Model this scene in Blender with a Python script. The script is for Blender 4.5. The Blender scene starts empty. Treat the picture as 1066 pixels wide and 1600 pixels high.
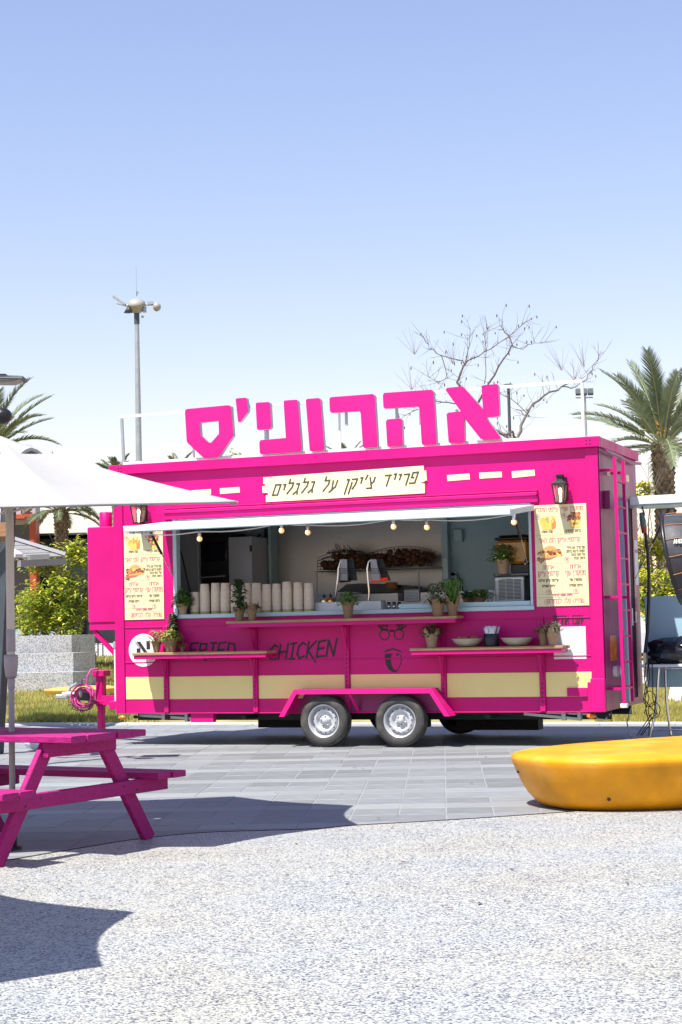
import bpy, math, random
from mathutils import Vector, Matrix
from mathutils.geometry import tessellate_polygon
random.seed(7)
S = bpy.context.scene
COL = S.collection
PI = math.pi
V = Vector

# ------------------------------------------------------------------ camera, sky, sun, exposure
CAM = V((4.3005, -18.9308, 1.3752))
YAW, PITCH, ROLL, FPX = 0.3696, 0.0645, -0.0225, 2747.9
def _axes():
    cy, sy = math.cos(YAW), math.sin(YAW)
    f = V((-sy, cy, 0)); r = V((cy, sy, 0)); u = V((0, 0, 1))
    cp, sp = math.cos(PITCH), math.sin(PITCH)
    f, u = f * cp + u * sp, u * cp - f * sp
    cr, sr = math.cos(ROLL), math.sin(ROLL)
    return r * cr + u * sr, u * cr - r * sr, f
CR, CU, CF = _axes()
cd = bpy.data.cameras.new('camera')
cam = bpy.data.objects.new('camera', cd); COL.objects.link(cam)
m = Matrix((CR, CU, -CF)).transposed().to_4x4(); m.translation = CAM
cam.matrix_world = m
cd.sensor_fit = 'VERTICAL'; cd.sensor_height = 36.0; cd.lens = FPX / 1600 * 36.0
cd.clip_start = 0.1; cd.clip_end = 2000
S.camera = cam

SUN_DIR = V((0.37, 1.0, -2.05)).normalized()          # the way the light travels
w = bpy.data.worlds.new('World'); S.world = w; w.use_nodes = True
nt = w.node_tree; bg = nt.nodes['Background']
sky = nt.nodes.new('ShaderNodeTexSky'); sky.sky_type = 'NISHITA'; sky.sun_disc = False
sky.sun_elevation = math.radians(62.5); sky.sun_rotation = math.radians(200.3)
sky.air_density = 1.5; sky.dust_density = 0.1; sky.ozone_density = 1.3; sky.altitude = 50
wb = nt.nodes.new('ShaderNodeMix'); wb.data_type = 'RGBA'; wb.blend_type = 'MULTIPLY'; wb.inputs[0].default_value = 1; wb.inputs[7].default_value = (1.06, 0.93, 1.08, 1)
nt.links.new(sky.outputs[0], wb.inputs[6]); nt.links.new(wb.outputs[2], bg.inputs[0]); bg.inputs[1].default_value = 0.084
sd = bpy.data.lights.new('sun', 'SUN'); sd.energy = 4.8; sd.angle = math.radians(0.5); sd.color = (1.0, 0.955, 0.89)
so = bpy.data.objects.new('sun', sd); COL.objects.link(so); so.location = (-10, -30, 60)
so.rotation_euler = SUN_DIR.to_track_quat('-Z', 'Y').to_euler()
S.view_settings.view_transform = 'Standard'; S.view_settings.look = 'None'
S.view_settings.gamma = 1; S.view_settings.use_curve_mapping = False
S.view_settings.exposure = 1.0

# ------------------------------------------------------------------ measuring helpers: a photo pixel seen at a known plane or distance
def ray(px, py): return CF + CR * ((px - 533) / FPX) - CU * ((py - 800) / FPX)
def onY(px, py, y):
    d = ray(px, py); return CAM + d * ((y - CAM.y) / d.y)
def onZ(px, py, z):
    d = ray(px, py); return CAM + d * ((z - CAM.z) / d.z)
def far(px, py, D): return CAM + ray(px, py) * D

# ------------------------------------------------------------------ materials
def ramp(nt, fac, stops):
    n = nt.nodes.new('ShaderNodeValToRGB'); e = n.color_ramp.elements
    e[0].position, e[0].color = stops[0][0], (*stops[0][1], 1)
    e[1].position, e[1].color = stops[-1][0], (*stops[-1][1], 1)
    for p, c in stops[1:-1]:
        x = e.new(p); x.color = (*c, 1)
    nt.links.new(fac, n.inputs[0]); return n.outputs[0]
def mul(c, k): return tuple(min(1, x * k) for x in c)
def mat(name, col, rough=0.5, metal=0.0, var=0.12, scale=6.0, bump=0.0, bscale=60.0, stretch=None, coat=0.0, emit=None, es=0, trans=0.0, rnd=0.0, translucent=0.0, dirt=None, spec=0.5):
    col = mul(col, 0.80); M = bpy.data.materials.new(name); M.use_nodes = True
    t = M.node_tree; p = t.nodes['Principled BSDF']; L = t.links.new
    p.inputs['Specular IOR Level'].default_value = spec; p.inputs['Roughness'].default_value = rough; p.inputs['Metallic'].default_value = metal
    tc = t.nodes.new('ShaderNodeTexCoord'); co = tc.outputs['Object']
    if stretch:
        mp = t.nodes.new('ShaderNodeMapping'); mp.inputs['Scale'].default_value = stretch
        L(co, mp.inputs[0]); co = mp.outputs[0]
    n = t.nodes.new('ShaderNodeTexNoise'); n.inputs['Scale'].default_value = scale; n.inputs['Detail'].default_value = 6
    n.inputs['Roughness'].default_value = 0.62
    L(co, n.inputs['Vector'])
    c = ramp(t, n.outputs['Fac'], [(0.3, mul(col, 1 - var)), (0.7, mul(col, 1 + var))])
    if dirt:
        n3 = t.nodes.new('ShaderNodeTexNoise'); n3.inputs['Scale'].default_value = dirt[1]; n3.inputs['Detail'].default_value = 8
        L(co, n3.inputs['Vector'])
        k = ramp(t, n3.outputs['Fac'], [(0.52, (0, 0, 0)), (0.75, (dirt[2],) * 3)])
        mx = t.nodes.new('ShaderNodeMix'); mx.data_type = 'RGBA'
        L(k, mx.inputs[0]); L(c, mx.inputs[6]); mx.inputs[7].default_value = (*dirt[0], 1); c = mx.outputs[2]
    if rnd:
        oi = t.nodes.new('ShaderNodeObjectInfo'); hs = t.nodes.new('ShaderNodeHueSaturation')
        mr = t.nodes.new('ShaderNodeMapRange'); mr.inputs[3].default_value = 1 - rnd; mr.inputs[4].default_value = 1 + rnd
        L(oi.outputs['Random'], mr.inputs[0]); L(mr.outputs[0], hs.inputs['Value']); L(c, hs.inputs['Color']); c = hs.outputs[0]
    L(c, p.inputs['Base Color'])
    rr = ramp(t, n.outputs['Fac'], [(0.3, (max(0.02, rough - 0.07),) * 3), (0.7, (min(1, rough + 0.09),) * 3)])
    L(rr, p.inputs['Roughness'])
    if bump:
        n2 = t.nodes.new('ShaderNodeTexNoise'); n2.inputs['Scale'].default_value = bscale; n2.inputs['Detail'].default_value = 5
        L(co, n2.inputs['Vector'])
        b = t.nodes.new('ShaderNodeBump'); b.inputs['Strength'].default_value = bump; b.inputs['Distance'].default_value = 0.01
        L(n2.outputs['Fac'], b.inputs['Height']); L(b.outputs[0], p.inputs['Normal'])
    if coat: p.inputs['Coat Weight'].default_value = coat; p.inputs['Coat Roughness'].default_value = 0.12
    if emit: p.inputs['Emission Color'].default_value = (*emit, 1); p.inputs['Emission Strength'].default_value = es
    if trans: p.inputs['Transmission Weight'].default_value = trans
    if translucent:
        tr = t.nodes.new('ShaderNodeBsdfTranslucent'); L(c, tr.inputs[0]); ms = t.nodes.new('ShaderNodeMixShader')
        ms.inputs[0].default_value = translucent; L(p.outputs[0], ms.inputs[1]); L(tr.outputs[0], ms.inputs[2])
        L(ms.outputs[0], t.nodes['Material Output'].inputs['Surface'])
    return M
M = {}
M['pink'] = mat('pink_paint', (0.62, 0.004, 0.185), 0.40, spec=0.22, var=0.06, scale=2.5, bump=0.22, bscale=3.2, dirt=((0.60, 0.008, 0.2), 2.2, 0.35))
M['pinksign'] = mat('pink_acrylic', (0.74, 0.010, 0.225), 0.45, spec=0.25, var=0.03, scale=3)
M['pinkwood'] = mat('pink_painted_wood', (0.40, 0.010, 0.165), 0.6, spec=0.25, var=0.36, scale=5, stretch=(1.2, 14, 14), bump=0.5, bscale=9, dirt=((0.36, 0.015, 0.16), 3.0, 0.5))
M['pinkshade'] = mat('pink_paint_shaded', (0.26, 0.012, 0.125), 0.36, spec=0.35, var=0.10, scale=2.0, bump=0.1, bscale=4, dirt=((0.22, 0.03, 0.12), 3, 0.4))  # body pink made darker: the end wall's shade is put into the colour
M['letterside'] = mat('letter_side_grey', (0.40, 0.42, 0.50), 0.45, var=0.04)
M['cream'] = mat('cream_paint', (0.92, 0.75, 0.29), 0.5, var=0.04, scale=3, dirt=((0.7, 0.55, 0.25), 3, 0.25))
M['creamlite'] = mat('cream_board', (0.88, 0.76, 0.43), 0.55, var=0.03, scale=4)
M['menu'] = mat('menu_print', (0.88, 0.78, 0.44), 0.5, var=0.03, scale=4)
M['white'] = mat('white_paint', (0.80, 0.80, 0.79), 0.45, var=0.05, scale=5, dirt=((0.6, 0.58, 0.54), 4, 0.3))
M['whitesign'] = mat('white_print', (0.82, 0.82, 0.82), 0.5, var=0.02)
M['ice'] = mat('pale_blue_paint', (0.52, 0.70, 0.74), 0.35, var=0.04, scale=3, dirt=((0.4, 0.55, 0.6), 3, 0.3))
M['icewhite'] = mat('white_blue_paint', (0.74, 0.84, 0.86), 0.4, var=0.03)
M['doorblue'] = mat('door_blue_paint', (0.40, 0.60, 0.71), 0.36, var=0.06, scale=2, bump=0.08, bscale=6)
M['teal'] = mat('teal_wall_paint', (0.48, 0.70, 0.76), 0.5, var=0.06, scale=3)
M['steel'] = mat('brushed_steel', (0.45, 0.435, 0.41), 0.36, 0.85, var=0.10, scale=4, stretch=(2, 2, 26), bump=0.06, bscale=30)
M['chrome'] = mat('chrome', (0.75, 0.76, 0.78), 0.12, 1.0, var=0.05)
M['rim'] = mat('silver_wheel_paint', (0.62, 0.63, 0.65), 0.36, 0.35, var=0.10, scale=14, dirt=((0.25, 0.24, 0.23), 12, 0.4))
M['fridge'] = mat('grey_appliance', (0.50, 0.53, 0.58), 0.4, 0.2, var=0.05)
M['black'] = mat('black_plastic', (0.012, 0.012, 0.014), 0.4, var=0.2)
M['blackmetal'] = mat('black_metal', (0.022, 0.021, 0.022), 0.42, 0.3, var=0.25, scale=12)
M['dark'] = mat('dark_underframe', (0.018, 0.017, 0.018), 0.75, var=0.3)
M['ink'] = mat('black_ink', (0.022, 0.012, 0.016), 0.6, var=0.1)
M['brownink'] = mat('brown_ink', (0.07, 0.052, 0.03), 0.6, var=0.1)
M['magenta'] = mat('magenta_ink', (0.52, 0.06, 0.18), 0.6, var=0.05)
M['greyink'] = mat('olive_ink', (0.17, 0.14, 0.07), 0.6, var=0.05)
M['tyre'] = mat('tyre_rubber', (0.050, 0.048, 0.045), 0.78, var=0.25, scale=9, bump=0.3, bscale=60, dirt=((0.16, 0.14, 0.12), 6, 0.55))
M['wood'] = mat('shelf_wood', (0.42, 0.24, 0.12), 0.6, var=0.35, scale=4, stretch=(2, 30, 30), bump=0.3, bscale=20)
M['ceil'] = mat('plywood_ceiling', (0.17, 0.085, 0.04), 0.6, var=0.3, scale=4, stretch=(2, 12, 12))
M['floor'] = mat('van_floor', (0.15, 0.15, 0.15), 0.6)
M['amber'] = mat('amber_lens', (0.85, 0.22, 0.02), 0.25, var=0.1, coat=0.5)
M['bulb'] = mat('warm_bulb_glass', (1.0, 0.7, 0.32), 0.1, emit=(1.0, 0.50, 0.14), es=0.40)
M['filament'] = mat('bulb_filament', (1, 0.9, 0.7), 0.3, emit=(1.0, 0.74, 0.42), es=4.5)
M['redheat'] = mat('red_heat_element', (0.8, 0.06, 0.02), 0.3, emit=(1.0, 0.05, 0.01), es=0.12)
M['lampglass'] = mat('lantern_glass', (1.0, 0.9, 0.8), 0.08, var=0.02)
_t = M['lampglass'].node_tree; _tr = _t.nodes.new('ShaderNodeBsdfTransparent'); _tr.inputs[0].default_value = (1, .90, .84, 1); _ms = _t.nodes.new('ShaderNodeMixShader'); _ms.inputs[0].default_value = .12
_t.links.new(_tr.outputs[0], _ms.inputs[1]); _t.links.new(_t.nodes['Principled BSDF'].outputs[0], _ms.inputs[2]); _t.links.new(_ms.outputs[0], _t.nodes['Material Output'].inputs['Surface'])
M['canvas'] = mat('white_canvas', (0.445, 0.437, 0.42), 0.85, var=0.02, scale=3, bump=0.25, bscale=14, translucent=0.10)
M['polebeige'] = mat('beige_pole', (0.60, 0.53, 0.45), 0.45, var=0.05)
M['polegrey'] = mat('pole_joint_grey', (0.36, 0.33, 0.34), 0.5, var=0.05)
M['galv'] = mat('galvanised_steel', (0.44, 0.46, 0.46), 0.45, 0.5, var=0.10, scale=5)
M['mastwhite'] = mat('mast_head_white', (0.36, 0.34, 0.29), 0.5, var=0.08)
M['mustard'] = mat('mustard_fibreglass', (0.80, 0.325, 0.004), 0.50, spec=0.25, var=0.24, scale=2.6, bump=0.15, bscale=6, coat=0.08, dirt=((0.74, 0.36, 0.07), 2.4, 0.8))
M['kraft'] = mat('kraft_paper', (0.29, 0.175, 0.09), 0.8, var=0.2, scale=9, bump=0.6, bscale=26)
M['kraftlite'] = mat('pale_kraft_paper', (0.46, 0.30, 0.18), 0.8, var=0.15, scale=9, bump=0.6, bscale=26)
M['leaf'] = mat('herb_leaf', (0.13, 0.27, 0.04), 0.5, var=0.45, scale=30, translucent=0.25)
M['leafdark'] = mat('dark_herb_leaf', (0.05, 0.11, 0.03), 0.5, var=0.4, scale=30, translucent=0.2)
M['leaflime'] = mat('lime_leaf', (0.36, 0.42, 0.07), 0.5, var=0.35, scale=30, translucent=0.25)
M['petal'] = mat('pink_petal', (0.68, 0.25, 0.33), 0.6, var=0.25, scale=40)
M['petalw'] = mat('cream_petal', (0.75, 0.72, 0.52), 0.6, var=0.2, scale=40)
M['stem'] = mat('green_stem', (0.12, 0.16, 0.05), 0.6, var=0.2)
M['cup'] = mat('paper_cup', (0.84, 0.70, 0.52), 0.6, var=0.10, scale=22, dirt=((0.60, 0.45, 0.50), 35, 0.7))
M['cupyellow'] = mat('cup_yellow_rim', (0.55, 0.50, 0.16), 0.6, var=0.1)
M['bowl'] = mat('stone_glaze', (0.44, 0.39, 0.30), 0.4, var=0.12, scale=12)
M['napkin'] = mat('napkin_paper', (0.72, 0.74, 0.80), 0.7, var=0.12, scale=30)
M['chicken'] = mat('fried_crumb', (0.42, 0.17, 0.045), 0.6, var=0.5, scale=40, bump=1, bscale=60)
M['onion'] = mat('onion_skin', (0.20, 0.075, 0.03), 0.45, var=0.5, scale=12)
M['net'] = mat('dark_net', (0.06, 0.035, 0.03), 0.7, var=0.3)
M['juice'] = mat('orange_juice', (0.60, 0.26, 0.02), 0.15, var=0.12, scale=5, coat=0.4)
M['sauceW'] = mat('pale_sauce_bottle', (0.55, 0.47, 0.30), 0.4)
M['sauceO'] = mat('orange_sauce_bottle', (0.55, 0.22, 0.06), 0.4)
M['bag'] = mat('black_bin_bag', (0.006, 0.006, 0.008), 0.16, var=0.2, bump=0.8, bscale=7)
M['softbox'] = mat('softbox_nylon', (0.035, 0.035, 0.042), 0.55, var=0.25, scale=8, bump=0.6, bscale=8)
M['orangeseam'] = mat('orange_piping', (0.55, 0.20, 0.06), 0.6)
M['pinkcable'] = mat('pink_cable', (0.62, 0.05, 0.27), 0.5, var=0.1)
M['redcol'] = mat('red_plug', (0.5, 0.03, 0.02), 0.45)
M['greenplug'] = mat('grey_green_plug', (0.12, 0.20, 0.18), 0.5)
M['slate'] = mat('grey_stone_slab', (0.205, 0.218, 0.225), 0.62, var=0.16, scale=3.2, stretch=(1, 6, 1), bump=0.3, bscale=22, rnd=0.17, dirt=((0.30, 0.31, 0.31), 5, 0.5))
M['slatelite'] = mat('pale_stone_slab', (0.275, 0.288, 0.290), 0.62, var=0.12, scale=3.2, stretch=(1, 6, 1), bump=0.3, bscale=22, rnd=0.10, dirt=((0.22, 0.23, 0.23), 5, 0.4))
M['mortar'] = mat('pale_mortar', (0.29, 0.30, 0.30), 0.85, var=0.12, scale=9)
M['kerb'] = mat('kerb_concrete', (0.48, 0.47, 0.45), 0.8, var=0.1, scale=5)
M['earth'] = mat('far_ground', (0.30, 0.29, 0.26), 0.9, var=0.2, scale=0.3)
M['lawn'] = mat('dry_lawn_soil', (0.34, 0.29, 0.09), 0.9, var=0.4, scale=1.2, bump=1, bscale=20, dirt=((0.18, 0.19, 0.05), 0.7, 0.7))
M['blade'] = mat('grass_blade', (0.44, 0.40, 0.10), 0.7, var=0.45, scale=0.8, translucent=0.25)
M['bladegreen'] = mat('green_grass_blade', (0.22, 0.27, 0.06), 0.7, var=0.4, scale=0.8, translucent=0.25)
M['treeleaf'] = mat('tree_leaf', (0.25, 0.34, 0.028), 0.5, var=0.5, scale=1.4, translucent=0.38)
M['treeleafY'] = mat('young_yellow_leaf', (0.66, 0.62, 0.045), 0.5, var=0.4, scale=1.4, translucent=0.3)
M['bark'] = mat('brown_bark', (0.13, 0.095, 0.07), 0.85, var=0.35, scale=9, bump=0.8, bscale=14)
M['greybark'] = mat('grey_bark', (0.15, 0.125, 0.11), 0.8, var=0.3, scale=9)
M['twig'] = mat('pale_twig', (0.24, 0.17, 0.15), 0.8, var=0.3, scale=5)
M['pod'] = mat('brown_pod', (0.10, 0.045, 0.035), 0.7, var=0.3)
M['palmbark'] = mat('palm_boot', (0.19, 0.135, 0.085), 0.85, var=0.45, scale=5, bump=0.8, bscale=9)
M['frond'] = mat('palm_leaflet', (0.15, 0.185, 0.095), 0.45, var=0.35, scale=2, translucent=0.15)
M['frondrib'] = mat('palm_rib', (0.34, 0.34, 0.17), 0.5, var=0.2)
M['dateorange'] = mat('date_stalks', (0.42, 0.25, 0.03), 0.6, var=0.3, scale=8)
M['navy'] = mat('dark_cladding', (0.020, 0.024, 0.034), 0.5, var=0.2, scale=0.6)
M['orangewall'] = mat('orange_portal', (0.50, 0.085, 0.03), 0.55, var=0.06, scale=1)
M['paleWall'] = mat('pale_wall', (0.48, 0.47, 0.50), 0.7, var=0.06)
M['signred'] = mat('sign_letter_red', (0.12, 0.015, 0.025), 0.5)
M['glassdark'] = mat('dark_glass', (0.012, 0.016, 0.026), 0.08, var=0.1)
M['slatwood'] = mat('pergola_slat', (0.40, 0.20, 0.09), 0.6, var=0.3, scale=2)
M['charcoal'] = mat('charcoal_column', (0.055, 0.07, 0.08), 0.55, var=0.12)
M['greycanvas'] = mat('grey_canvas', (0.30, 0.29, 0.28), 0.8, var=0.1)
M['carsilver'] = mat('silver_car_paint', (0.55, 0.58, 0.62), 0.3, 0.3, var=0.04, coat=0.5)
M['carblue'] = mat('blue_car_paint', (0.02, 0.03, 0.10), 0.28, 0.2, var=0.05, coat=0.5)
M['carwhite'] = mat('white_car_paint', (0.74, 0.74, 0.75), 0.35, var=0.03, coat=0.4)
M['yellowslab'] = mat('pale_yellow_fibreglass', (0.70, 0.43, 0.10), 0.45, var=0.1)
M['frameblue'] = mat('blue_frame', (0.06, 0.09, 0.30), 0.5)
M['orangewood'] = mat('orange_bench_wood', (0.46, 0.20, 0.10), 0.6, var=0.2)

def stone_mat(name, scale, cols, bigvar, rough=0.55, bump=0.15):
    Mt = bpy.data.materials.new(name); Mt.use_nodes = True; t = Mt.node_tree; L = t.links.new
    p = t.nodes['Principled BSDF']; p.inputs['Roughness'].default_value = rough
    tc = t.nodes.new('ShaderNodeTexCoord')
    wn = t.nodes.new('ShaderNodeTexNoise'); wn.inputs['Scale'].default_value = scale * 1.3; wn.inputs['Detail'].default_value = 2
    L(tc.outputs['Object'], wn.inputs['Vector'])
    add = t.nodes.new('ShaderNodeMix'); add.data_type = 'VECTOR'; add.inputs[0].default_value = 0.0065
    L(tc.outputs['Object'], add.inputs[4]); L(wn.outputs['Color'], add.inputs[5])
    v = t.nodes.new('ShaderNodeTexVoronoi'); v.inputs['Scale'].default_value = scale; L(add.outputs[1], v.inputs['Vector'])
    sep = t.nodes.new('ShaderNodeSeparateColor'); L(v.outputs['Color'], sep.inputs[0])
    bigs = t.nodes.new('ShaderNodeTexNoise'); bigs.inputs['Scale'].default_value = 3.0; bigs.inputs['Detail'].default_value = 9; bigs.inputs['Roughness'].default_value = 0.7
    L(tc.outputs['Object'], bigs.inputs['Vector'])
    ma = t.nodes.new('ShaderNodeMath'); ma.operation = 'MULTIPLY_ADD'; ma.inputs[1].default_value = bigvar; ma.inputs[2].default_value = -bigvar / 2
    L(bigs.outputs['Fac'], ma.inputs[0])
    ad = t.nodes.new('ShaderNodeMath'); ad.operation = 'ADD'; L(sep.outputs[0], ad.inputs[0]); L(ma.outputs[0], ad.inputs[1])
    c = ramp(t, ad.outputs[0], cols); 
    cr = [n for n in t.nodes if n.type == 'VALTORGB'][-1]; cr.color_ramp.interpolation = 'LINEAR'
    n2 = t.nodes.new('ShaderNodeTexNoise'); n2.inputs['Scale'].default_value = 0.9; n2.inputs['Detail'].default_value = 5; L(tc.outputs['Object'], n2.inputs['Vector'])
    tint = ramp(t, n2.outputs['Fac'], [(0.28, (0.84, 0.87, 0.93)), (0.42, (0.97, 0.985, 1.0)), (0.56, (1.0, 0.985, 0.95)), (0.72, (0.93, 0.90, 0.84))])
    mx = t.nodes.new('ShaderNodeMix'); mx.data_type = 'RGBA'; mx.blend_type = 'MULTIPLY'; mx.inputs[0].default_value = 1
    L(c, mx.inputs[6]); L(tint, mx.inputs[7]); L(mx.outputs[2], p.inputs['Base Color'])
    b = t.nodes.new('ShaderNodeBump'); b.inputs['Strength'].default_value = bump; b.inputs['Distance'].default_value = 0.004
    L(sep.outputs[1], b.inputs['Height']); L(b.outputs[0], p.inputs['Normal'])
    return Mt
M['terrazzo'] = stone_mat('washed_terrazzo', 122, [(0.0, (0.040, 0.048, 0.075)), (0.17, (0.08, 0.09, 0.125)), (0.30, (0.22, 0.226, 0.225)), (0.48, (0.355, 0.362, 0.335)), (0.75, (0.43, 0.435, 0.395)), (1.0, (0.34, 0.338, 0.30))], 0.5)
M['granite'] = stone_mat('grey_granite', 55, [(0.0, (0.14, 0.14, 0.15)), (0.3, (0.27, 0.27, 0.275)), (0.5, (0.40, 0.40, 0.40)), (1.0, (0.48, 0.48, 0.475))], 0.06, 0.7)

# ------------------------------------------------------------------ mesh building
ORG = {}
class MB:
    def __init__(s): s.v = []; s.f = []; s.sm = []
    def add(s, vs, fs, smooth=False):
        o = len(s.v); s.v += [V(x) for x in vs]; s.f += [tuple(i + o for i in f) for f in fs]; s.sm += [smooth] * len(fs)
    def box(s, x0, x1, y0, y1, z0, z1):
        s.add([(x0, y0, z0), (x1, y0, z0), (x1, y1, z0), (x0, y1, z0), (x0, y0, z1), (x1, y0, z1), (x1, y1, z1), (x0, y1, z1)],
              [(0, 3, 2, 1), (4, 5, 6, 7), (0, 1, 5, 4), (1, 2, 6, 5), (2, 3, 7, 6), (3, 0, 4, 7)]); return s
    def bbox(s, x0, x1, y0, y1, z0, z1, b=0.006):          # box with chamfered edges
        vs = []; 
        for (x, sx) in ((x0, 1), (x1, -1)):
            for (y, sy) in ((y0, 1), (y1, -1)):
                for (z, sz) in ((z0, 1), (z1, -1)):
                    vs += [(x, y + sy * b, z + sz * b), (x + sx * b, y, z + sz * b), (x + sx * b, y + sy * b, z)]
        idx = lambda i, j, k, a: ((i * 2 + j) * 2 + k) * 3 + a
        fs = [(idx(0,0,0,0), idx(0,0,1,0), idx(0,1,1,0), idx(0,1,0,0)), (idx(1,0,0,0), idx(1,1,0,0), idx(1,1,1,0), idx(1,0,1,0)),
              (idx(0,0,0,1), idx(1,0,0,1), idx(1,0,1,1), idx(0,0,1,1)), (idx(0,1,0,1), idx(0,1,1,1), idx(1,1,1,1), idx(1,1,0,1)),
              (idx(0,0,0,2), idx(0,1,0,2), idx(1,1,0,2), idx(1,0,0,2)), (idx(0,0,1,2), idx(1,0,1,2), idx(1,1,1,2), idx(0,1,1,2))]
        for j in (0, 1):
            for k in (0, 1): fs.append((idx(0,j,k,1), idx(1,j,k,1), idx(1,j,k,2), idx(0,j,k,2)))
        for i in (0, 1):
            for k in (0, 1): fs.append((idx(i,0,k,0), idx(i,1,k,0), idx(i,1,k,2), idx(i,0,k,2)))
        for i in (0, 1):
            for j in (0, 1): fs.append((idx(i,j,0,0), idx(i,j,1,0), idx(i,j,1,1), idx(i,j,0,1)))
        for i in (0, 1):
            for j in (0, 1):
                for k in (0, 1): fs.append((idx(i,j,k,0), idx(i,j,k,1), idx(i,j,k,2)))
        s.add(vs, fs); return s
    def beam(s, a, b, wx, wy, up=(0, 0, 1), bev=0.0):                # rectangular bar from a to b
        a, b = V(a), V(b); d = (b - a).normalized(); up = V(up)
        if abs(d.dot(up)) > 0.97: up = V((0, 1, 0))
        r = d.cross(up).normalized(); u = r.cross(d)
        hx, hy = wx / 2, wy / 2
        if bev:
            q = [(-hx + bev, -hy), (hx - bev, -hy), (hx, -hy + bev), (hx, hy - bev), (hx - bev, hy), (-hx + bev, hy), (-hx, hy - bev), (-hx, -hy + bev)]
        else: q = [(-hx, -hy), (hx, -hy), (hx, hy), (-hx, hy)]
        n = len(q); vs = [a + r * x + u * y for x, y in q] + [b + r * x + u * y for x, y in q]
        s.add(vs, [tuple(range(n))[::-1], tuple(range(n, 2 * n))] + [(i, (i + 1) % n, n + (i + 1) % n, n + i) for i in range(n)]); return s
    def tube(s, pts, r, n=8, caps=True):
        pts = [V(p) for p in pts]; rs = r if isinstance(r, (list, tuple)) else [r] * len(pts)
        up = None; rings = []
        for i, p in enumerate(pts):
            d = (pts[min(i + 1, len(pts) - 1)] - pts[max(i - 1, 0)])
            if d.length < 1e-9: d = V((0, 0, 1))
            d.normalize()
            if up is None: up = V((0, 0, 1)) if abs(d.z) < 0.9 else V((1, 0, 0))
            a = d.cross(up)
            if a.length < 1e-4: a = d.orthogonal()
            a.normalize(); b = a.cross(d); up = b.copy()
            rings.append([p + (a * math.cos(2 * PI * k / n) + b * math.sin(2 * PI * k / n)) * rs[i] for k in range(n)])
        vs = [x for q in rings for x in q]; fs = []
        for i in range(len(pts) - 1):
            for k in range(n):
                fs.append((i * n + k, i * n + (k + 1) % n, (i + 1) * n + (k + 1) % n, (i + 1) * n + k))
        s.add(vs, fs, True)
        if caps:
            s.add(rings[0], [tuple(range(n))[::-1]]); s.add(rings[-1], [tuple(range(n))])
        return s
    def lathe(s, prof, c, ax='Z', n=20, smooth=True, wob=None):      # prof: (radius, height) along the axis
        c = V(c); A = {'Z': (V((1, 0, 0)), V((0, 1, 0)), V((0, 0, 1))), 'Y': (V((1, 0, 0)), V((0, 0, 1)), V((0, 1, 0))), 'X': (V((0, 1, 0)), V((0, 0, 1)), V((1, 0, 0)))}[ax] if isinstance(ax, str) else ax
        vs = []; fs = []
        for j, (r, h) in enumerate(prof):
            for k in range(n):
                a = 2 * PI * k / n; q = wob(j, a) if wob else (1, 0)
                vs.append(c + (A[0] * math.cos(a) + A[1] * math.sin(a)) * r * q[0] + A[2] * (h + q[1]))
        for j in range(len(prof) - 1):
            for k in range(n): fs.append((j * n + k, j * n + (k + 1) % n, (j + 1) * n + (k + 1) % n, (j + 1) * n + k))
        s.add(vs, fs, smooth); return s
    def disc(s, c, r, ax='Y', n=24):
        return s.lathe([(1e-4, 0), (r, 0)], c, ax, n, False)
    def prism(s, polys, fn, d):                                       # polys: outline, then holes; fn maps (a, b) to a 3D point; d: depth vector
        P = [[fn(*q) for q in poly] for poly in polys]
        tri = tessellate_polygon([[V((q[0], q[1], 0)) for q in poly] for poly in polys])
        fl = [x for p in P for x in p]; n = len(fl); d = V(d)
        s.add(fl, [tuple(t) for t in tri]); s.add([x + d for x in fl], [tuple(t)[::-1] for t in tri])
        for p in P:
            k = len(p)
            s.add(p + [x + d for x in p], [(i, (i + 1) % k, k + (i + 1) % k, k + i) for i in range(k)])
        return s
    def quad(s, a, b, c, d): s.add([a, b, c, d], [(0, 1, 2, 3)]); return s
    def sphere(s, c, r, n=10, m=6, sq=(1, 1, 1)):
        c = V(c); vs = []; fs = []
        for j in range(m + 1):
            t = PI * j / m
            for k in range(n):
                a = 2 * PI * k / n
                vs.append(c + V((math.sin(t) * math.cos(a) * sq[0], math.sin(t) * math.sin(a) * sq[1], math.cos(t) * sq[2])) * r)
        for j in range(m):
            for k in range(n): fs.append((j * n + k, (j + 1) * n + k, (j + 1) * n + (k + 1) % n, j * n + (k + 1) % n))
        s.add(vs, fs, True); return s
    def build(s, name, mt, parent=None, local=False):
        o0 = ORG.get(parent.name, V((0, 0, 0))) if parent else V((0, 0, 0))
        if local: o0 = V((0, 0, 0))
        me = bpy.data.meshes.new(name); me.from_pydata([tuple(x - o0) for x in s.v], [], s.f); me.update()
        me.polygons.foreach_set('use_smooth', s.sm)
        me.materials.append(M[mt])
        o = bpy.data.objects.new(name, me); COL.objects.link(o)
        if parent: o.parent = parent
        ORG[o.name] = o0
        return o
def tag(o, label=None, cat=None, group=None, kind=None):
    for k, x in (('label', label), ('category', cat), ('group', group), ('kind', kind)):
        if x: o[k] = x
    return o
def thing(name, label, cat, loc, group=None):
    o = bpy.data.objects.new(name, None); COL.objects.link(o); o.location = loc; o.empty_display_size = 0.1
    ORG[o.name] = V(loc); return tag(o, label, cat, group)
def setting(name, mb, mt): return tag(mb.build(name, mt), kind='structure')
def dup(root, loc, label, group=None):
    r = root.copy(); COL.objects.link(r); r.location = loc; r['label'] = label
    if group: r['group'] = group
    for ch in list(root.children):
        c = ch.copy(); COL.objects.link(c); c.parent = r
        for g in ch.children:
            d = g.copy(); COL.objects.link(d); d.parent = c
    return r

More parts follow.
